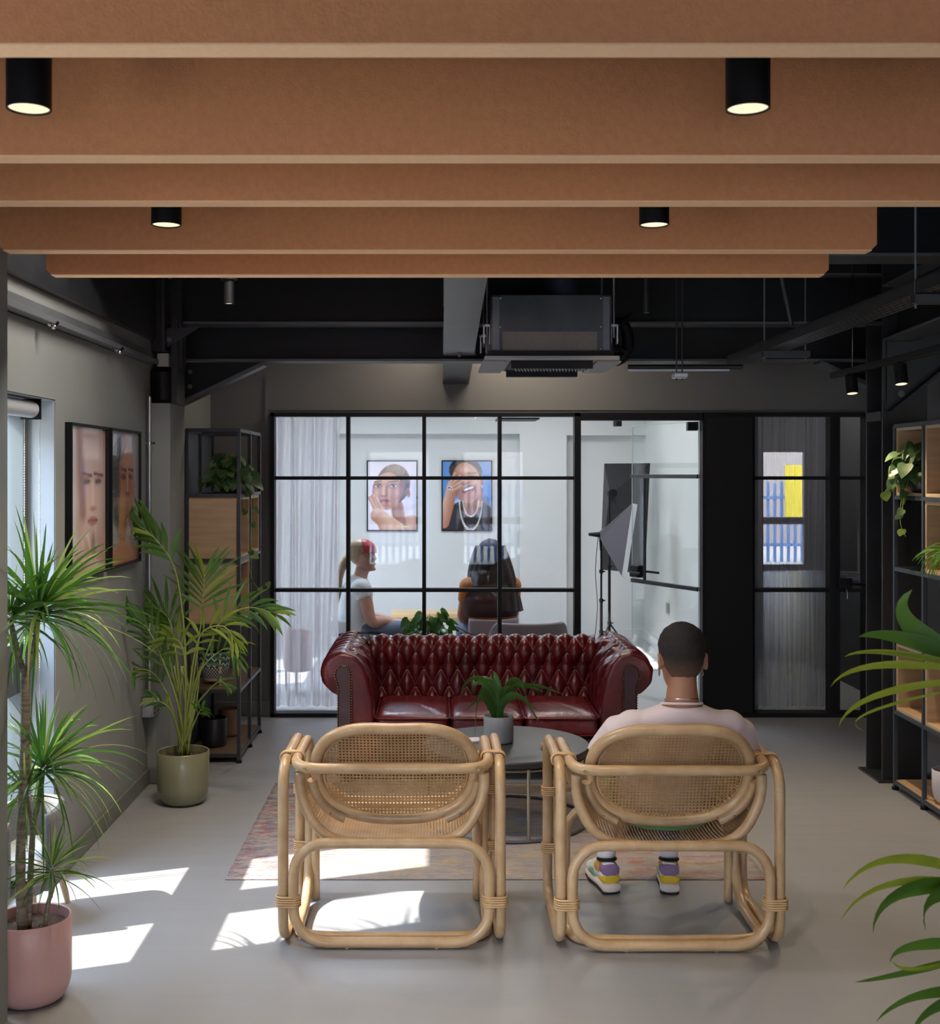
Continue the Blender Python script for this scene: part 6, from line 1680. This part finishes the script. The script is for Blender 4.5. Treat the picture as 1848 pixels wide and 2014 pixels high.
# round-backed chair of the dark haired sitter + the other chair
def studio_chair(label, loc, rz, mat):
    r = thing('tub_chair', label, 'chair', loc, rz)
    g = G(); g.grid(40, 8, lambda u, v: V((.26*sin(radians(-105+210*u))*(1+.06*v), -.25*cos(radians(-105+210*u))*(1+.06*v), .36+.215*v*min(1, 1.6*sin(pi*min(max(u, .04), .96)))))); g.build('backrest', mat, r, angle=0, solid=.045, mods=[('subsurf', 1)])
    g = G(); g.ball((0, .01, .355), .25, .25, .045, 36, 12, .45); g.build('seat', mat, r)
    for a in (45, 135, 225, 315):
        t = radians(a); g = G(); g.tube([V((.17*cos(t), .17*sin(t), .33)), V((.24*cos(t), .24*sin(t), 0))], [.013, .009], 8); g.build('leg', BLACK, r)
    for s in (-1, 1):
        g = G(); g.ball((s*.12, -.285, .415), .014, .01, .014); g.build('stud', BLACK, r)
    return r
studio_chair('mauve round-backed tub chair standing empty just behind the sofa back', (.66, 8.78, 0), radians(4), MAUVE)
def wire_chair(label, loc, rz, mat):
    r = thing('desk_chair', label, 'chair', loc, rz)
    g = G(); g.ball((0, .02, .37), .22, .22, .025, 30, 8, .5); g.build('seat', mat, r)
    g = G(); g.grid(24, 6, lambda u, v: V((.22*sin(radians(-60+120*u)), -.24*cos(radians(-60+120*u))+.02, .43+.12*v))); g.build('backrest', mat, r, angle=0, solid=.02)
    g = G(); g.tube(catmull([(-.20, .2, .42), (-.235, .12, .46), (-.235, -.1, .46), (-.2, -.2, .44)], 5), .009, 8); g.tube(catmull([(.20, .2, .42), (.235, .12, .46), (.235, -.1, .46), (.2, -.2, .44)], 5), .009, 8); g.build('armrest', BLACK, r)
    for a in (45, 135, 225, 315):
        t = radians(a); g = G(); g.tube([V((.15*cos(t), .15*sin(t), .35)), V((.24*cos(t), .24*sin(t), 0))], .010, 8); g.build('leg', CHROME, r)
    return r
wire_chair('white shell chair under the person with blonde and red hair', (-.60, 9.1, 0), radians(-80), WHITEL)
wire_chair('dark shell chair under the person with long black hair', (.40, 9.15, 0), radians(14), MAUVE)
# softboxes
def tripod(r, h, sp=.20, hz=.28, col=BLACK):
    g = G(); g.tube([V((0, 0, .16)), V((0, 0, h))], .009, 10); g.build('pole', col, r)
    g = G(); g.tube([V((0, 0, .10)), V((0, 0, h*.55))], .013, 10); g.build('lower_pole', col, r)
    for k in range(3):
        t = radians(90+120*k+20); g = G(); g.tube([V((0, 0, hz)), V((sp*cos(t), sp*sin(t), .008))], .008, 8); g.tube([V((0, 0, .14)), V((sp*.55*cos(t), sp*.55*sin(t), hz*.46))], .005, 6); g.build('leg', col, r)
    for z in (hz, h*.55, h*.8):
        g = G(); g.lathe([(0, z-.015), (.018, z-.015), (.018, z+.015), (0, z+.015)], (0, 0, 0), 12); g.tube([V((0, 0, z)), V((.035, 0, z))], .006, 8); g.build('collar', col, r)
Ya = 10.9
r = thing('softbox_light', 'tall black rectangular studio softbox on a tripod stand against the white wall', 'studio light', (P(1198, 930, Ya).x, Ya, 0))
tripod(r, 1.45)
zc = 1.62; lx = r.location.x
def sb(px, py, y): q = P(px, py, y); return V((q.x-lx, y-Ya, q.z))
g = G()
cs = [sb(1188, 912, Ya+.35), sb(1278, 911, Ya+.35), sb(1268, 1128, Ya+.30), sb(1180, 1120, Ya+.30)]
ap = sb(1203, 970, Ya+.02)
ring = [ap+V((.03*cos(t), 0, .03*sin(t))) for t in [radians(a) for a in (135, 45, -45, -135)]]
g.add(ring+cs, [(0, 1, 5, 4), (1, 2, 6, 5), (2, 3, 7, 6), (3, 0, 4, 7), (3, 2, 1, 0)])
sbx = g.build('softbox', SOFTB, r, smooth=False, solid=.004)
g = G(); g.add([c+V((0, .002, 0)) for c in cs], [(0, 1, 2, 3)]); g.build('diffuser', DIFF, sbx, smooth=False, solid=.003)
g = G(); g.lathe([(0, -.06), (.04, -.06), (.045, -.02), (.045, .02), (0, .02)], ap, 20, axis='y'); g.tube([ap, V((0, 0, 1.43))], .012, 8); g.build('lamp_socket', BLACK, r)
Yb = 10.3
r = thing('softbox_light', 'angled grey studio softbox seen from the side on the nearer tripod stand', 'studio light', (P(1182, 930, Yb).x, Yb, 0))
tripod(r, 1.00); lx = r.location.x
def sb2(px, py, y): q = P(px, py, y); return V((q.x-lx, y-Yb, q.z))
ap = sb2(1180, 1052, Yb)
cs = [sb2(1243, 990, Yb-.14), sb2(1252, 992, Yb+.22), sb2(1230, 1138, Yb+.20), sb2(1222, 1132, Yb-.16)]
g = G(); ring = [ap+V((0, a*.03, b*.03)) for a, b in ((-1, 1), (1, 1), (1, -1), (-1, -1))]
g.add(ring+cs, [(0, 1, 5, 4), (1, 2, 6, 5), (2, 3, 7, 6), (3, 0, 4, 7), (3, 2, 1, 0)]); sbx = g.build('softbox', SOFTG, r, smooth=False, solid=.004)
g = G(); g.add([c+V((.004, 0, 0)) for c in cs], [(0, 1, 2, 3)]); g.build('diffuser', DIFF, sbx, smooth=False, solid=.003)
g = G(); g.tube([ap+V((.02, 0, 0)), ap+V((-.10, 0, .005))], [.028, .012], 12); g.tube([ap, V((0, 0, .98))], .012, 8); g.build('lamp_socket', BLACK, r)
g = G(); g.tube(catmull([ap+V((-.02, -.02, 0)), V((-.05, 0, .8)), V((-.03, .02, .5)), V((-.06, 0, .2)), V((-.10, -.05, .01)), V((-.2, -.1, .006))], 6), .003, 6); g.build('power_cable', BLACK, r)
# ceiling unit and bits on the studio walls
r = thing('air_conditioner', 'ceiling air conditioning grille glimpsed at the top of the studio glazing', 'air conditioner', (.66, 10.3, 2.115))
g = G(); g.box(-.33, .33, -.3, .3, 0, .03); g.build('fascia', WPLAS, r, smooth=False); g = G(); g.box(-.15, .2, -.24, .24, -.012, 0); g.build('grille', BLACK, r, smooth=False)
g = G(); g.box(-.28, .28, -.26, .26, .03, .384); g.build('body', GALV, r, smooth=False)
r = thing('track_spotlight', 'grey spotlight hanging inside the studio above the tall softbox', 'ceiling light', (P(1214, 930, 9.5).x, 9.5, 2.02))
g = G(); g.lathe([(0, 0), (.035, 0), (.035, .12), (0, .12)], (0, 0, 0), 20); g.build('housing', BLACK, r); g = G(); g.tube([V((0, 0, .12)), V((0, 0, .48))], .007, 8); g.build('stem', BLACK, r)
g = G(); g.box(2.040, 2.058, 10.60, 10.68, .40, .49); o = g.build('wall_socket', SILVERW, smooth=False, bevel=.002); tag(o, 'brushed steel socket plate low on the studio side wall', 'wall socket')
q = P(1258, 1170, 11.9)
g = G(); g.box(q.x-.045, q.x+.045, 11.888, 11.899, q.z-.045, q.z+.045); o = g.build('wall_switch', WPLAS, smooth=False, bevel=.003); tag(o, 'white switch plate on the studio back wall behind the glass door', 'light switch')
# pink planter behind the curtain
r = thing('floor_planter', 'pink planter on wooden legs standing behind the sheer curtain', 'planter', (-1.05, 9.0, 0))
g = G(); g.lathe(pot_prof(.11, .30, foot=.85), (0, 0, .16), 32); g.build('pot', TERRA, r)
for a in (30, 150, 270):
    t = radians(a); g = G(); g.tube([V((.112*cos(t), .112*sin(t), 0)), V((.112*cos(t), .112*sin(t), .35))], .009, 8); g.build('leg', WOODE, r)
# ================================================================ outside reflected things
r = thing('palisade_fence', 'blue palisade fence across the pavement outside', 'fence', (0, -6.6, -.05))
g = G()
for k in range(100):
    x = -5+k*.13; g.box(x-.028, x+.028, -.01, .01, 0, 1.5+.03*(k % 2)); 
g.build('pale', FENCE, r, smooth=False)
g = G(); g.box(-5, 8, .01, .05, .3, .36); g.box(-5, 8, .01, .05, 1.2, 1.26); g.build('rail', FENCE, r, smooth=False)
g = G(); g.box(6.62, 7.3, -6.55, -6.53, .75, 1.8); o = g.build('street_sign', YSIGN, smooth=False); tag(o, 'yellow notice board fixed to the blue fence', 'sign')
# ================================================================ light
te = 1.11
d = V((1, .37, -te)).normalized()
sl = bpy.data.lights.new('sun', 'SUN'); sl.energy = 5.2; sl.angle = radians(.6); sl.color = (1, .94, .86)
so = bpy.data.objects.new('sun', sl); COL.objects.link(so); so.rotation_euler = d.to_track_quat('-Z', 'Y').to_euler(); so.location = (-6, 0, 8)
w = bpy.data.worlds.new('sky'); scn.world = w; w.use_nodes = True
nt = w.node_tree; bg = nt.nodes['Background']
tc = nt.nodes.new('ShaderNodeTexCoord'); sp = nt.nodes.new('ShaderNodeSeparateXYZ'); nt.links.new(tc.outputs['Generated'], sp.inputs[0])
mp = nt.nodes.new('ShaderNodeMapRange'); mp.inputs[1].default_value = -.05; mp.inputs[2].default_value = .6; nt.links.new(sp.outputs[2], mp.inputs[0])
mx = nt.nodes.new('ShaderNodeMix'); mx.data_type = 'RGBA'; nt.links.new(mp.outputs[0], mx.inputs[0])
mx.inputs[6].default_value = (.95, .97, 1.0, 1); mx.inputs[7].default_value = (.62, .76, 1.0, 1)
nt.links.new(mx.outputs[2], bg.inputs[0]); bg.inputs[1].default_value = 8.2
def area(name, loc, rot, sx, sy, e, col=(1, 1, 1), portal=False):
    l = bpy.data.lights.new(name, 'AREA'); l.shape = 'RECTANGLE'; l.size = sx; l.size_y = sy; l.energy = e; l.color = col
    if portal: l.cycles.is_portal = True
    o = bpy.data.objects.new(name, l); COL.objects.link(o); o.location = loc; o.rotation_euler = rot; return o
PX = (0, radians(-90), 0)   # emits towards +X
for (y, z, sy, sz) in ((1.1, 1.0, 1.6, 1.95), (4.25, 1.0, 1.14, 1.95), (9.8, .9, 1.4, 1.7)):
    area('portal', (-1.75, y, z), PX, sz, sy, 1, portal=True)
for a, b in RW:
    area('portal', ((a+b)/2, -4.09, 1.05), (radians(90), 0, radians(180)), b-a, 2.0, 1, portal=True)
area('portal', (-.55, 9.85, 2.59), (0, 0, 0), .4, 1.3, 1, portal=True)
# fill panels added on the studio ceiling, out of view, to brighten it
for (x, y) in ((.9, 9.3), (.9, 10.6), (-1.1, 10.0)):
    r = thing('fill_panel', ['added unseen fill panel near the glass door', 'added unseen fill panel near the softboxes', 'added unseen fill panel by the curtain'][int((x < 0)*2+(y > 10 and x > 0))], 'ceiling light', (x, y, 2.47))
    g = G(); g.box(-.3, .3, -.3, .3, 0, .03); g.build('housing', WPLAS, r, smooth=False)
    ld = bpy.data.lights.new('lamp', 'AREA'); ld.size = .5; ld.energy = 4 if x > 0 else 2; lo = bpy.data.objects.new('lamp', ld); COL.objects.link(lo); lo.parent = r; lo.location = (0, 0, -.012)
    g = G(); g.box(-.28, .28, -.28, .28, -.004, 0); g.build('diffuser', emit('fill panel diffuser %d' % int(x*10+y), (1, .97, .93), 1.2), r, smooth=False)
# ================================================================ camera
cd = bpy.data.cameras.new('camera'); co = bpy.data.objects.new('camera', cd); COL.objects.link(co)
co.location = (0, 0, EYE); co.rotation_euler = (radians(90), 0, 0)
cd.sensor_fit = 'VERTICAL'; cd.sensor_height = 36; cd.sensor_width = 36*1848/2014
cd.lens = 2350/2014*36; cd.shift_x = (924-860)/2014; cd.shift_y = (930-1007)/2014
cd.clip_start = .05; cd.clip_end = 80
cd.dof.use_dof = True; cd.dof.focus_distance = 5.2; cd.dof.aperture_fstop = 9
scn.camera = co
scn.view_settings.view_transform = 'Standard'; scn.view_settings.look = 'None'; scn.view_settings.gamma = 1; scn.view_settings.use_curve_mapping = False
scn.view_settings.exposure = 1.75
c = scn.cycles
c.use_denoising = True; c.max_bounces = 7; c.diffuse_bounces = 4; c.glossy_bounces = 3; c.transmission_bounces = 3; c.transparent_max_bounces = 20
c.caustics_reflective = False; c.caustics_refractive = False; c.sample_clamp_indirect = 6; c.use_adaptive_sampling = True; c.adaptive_threshold = .02
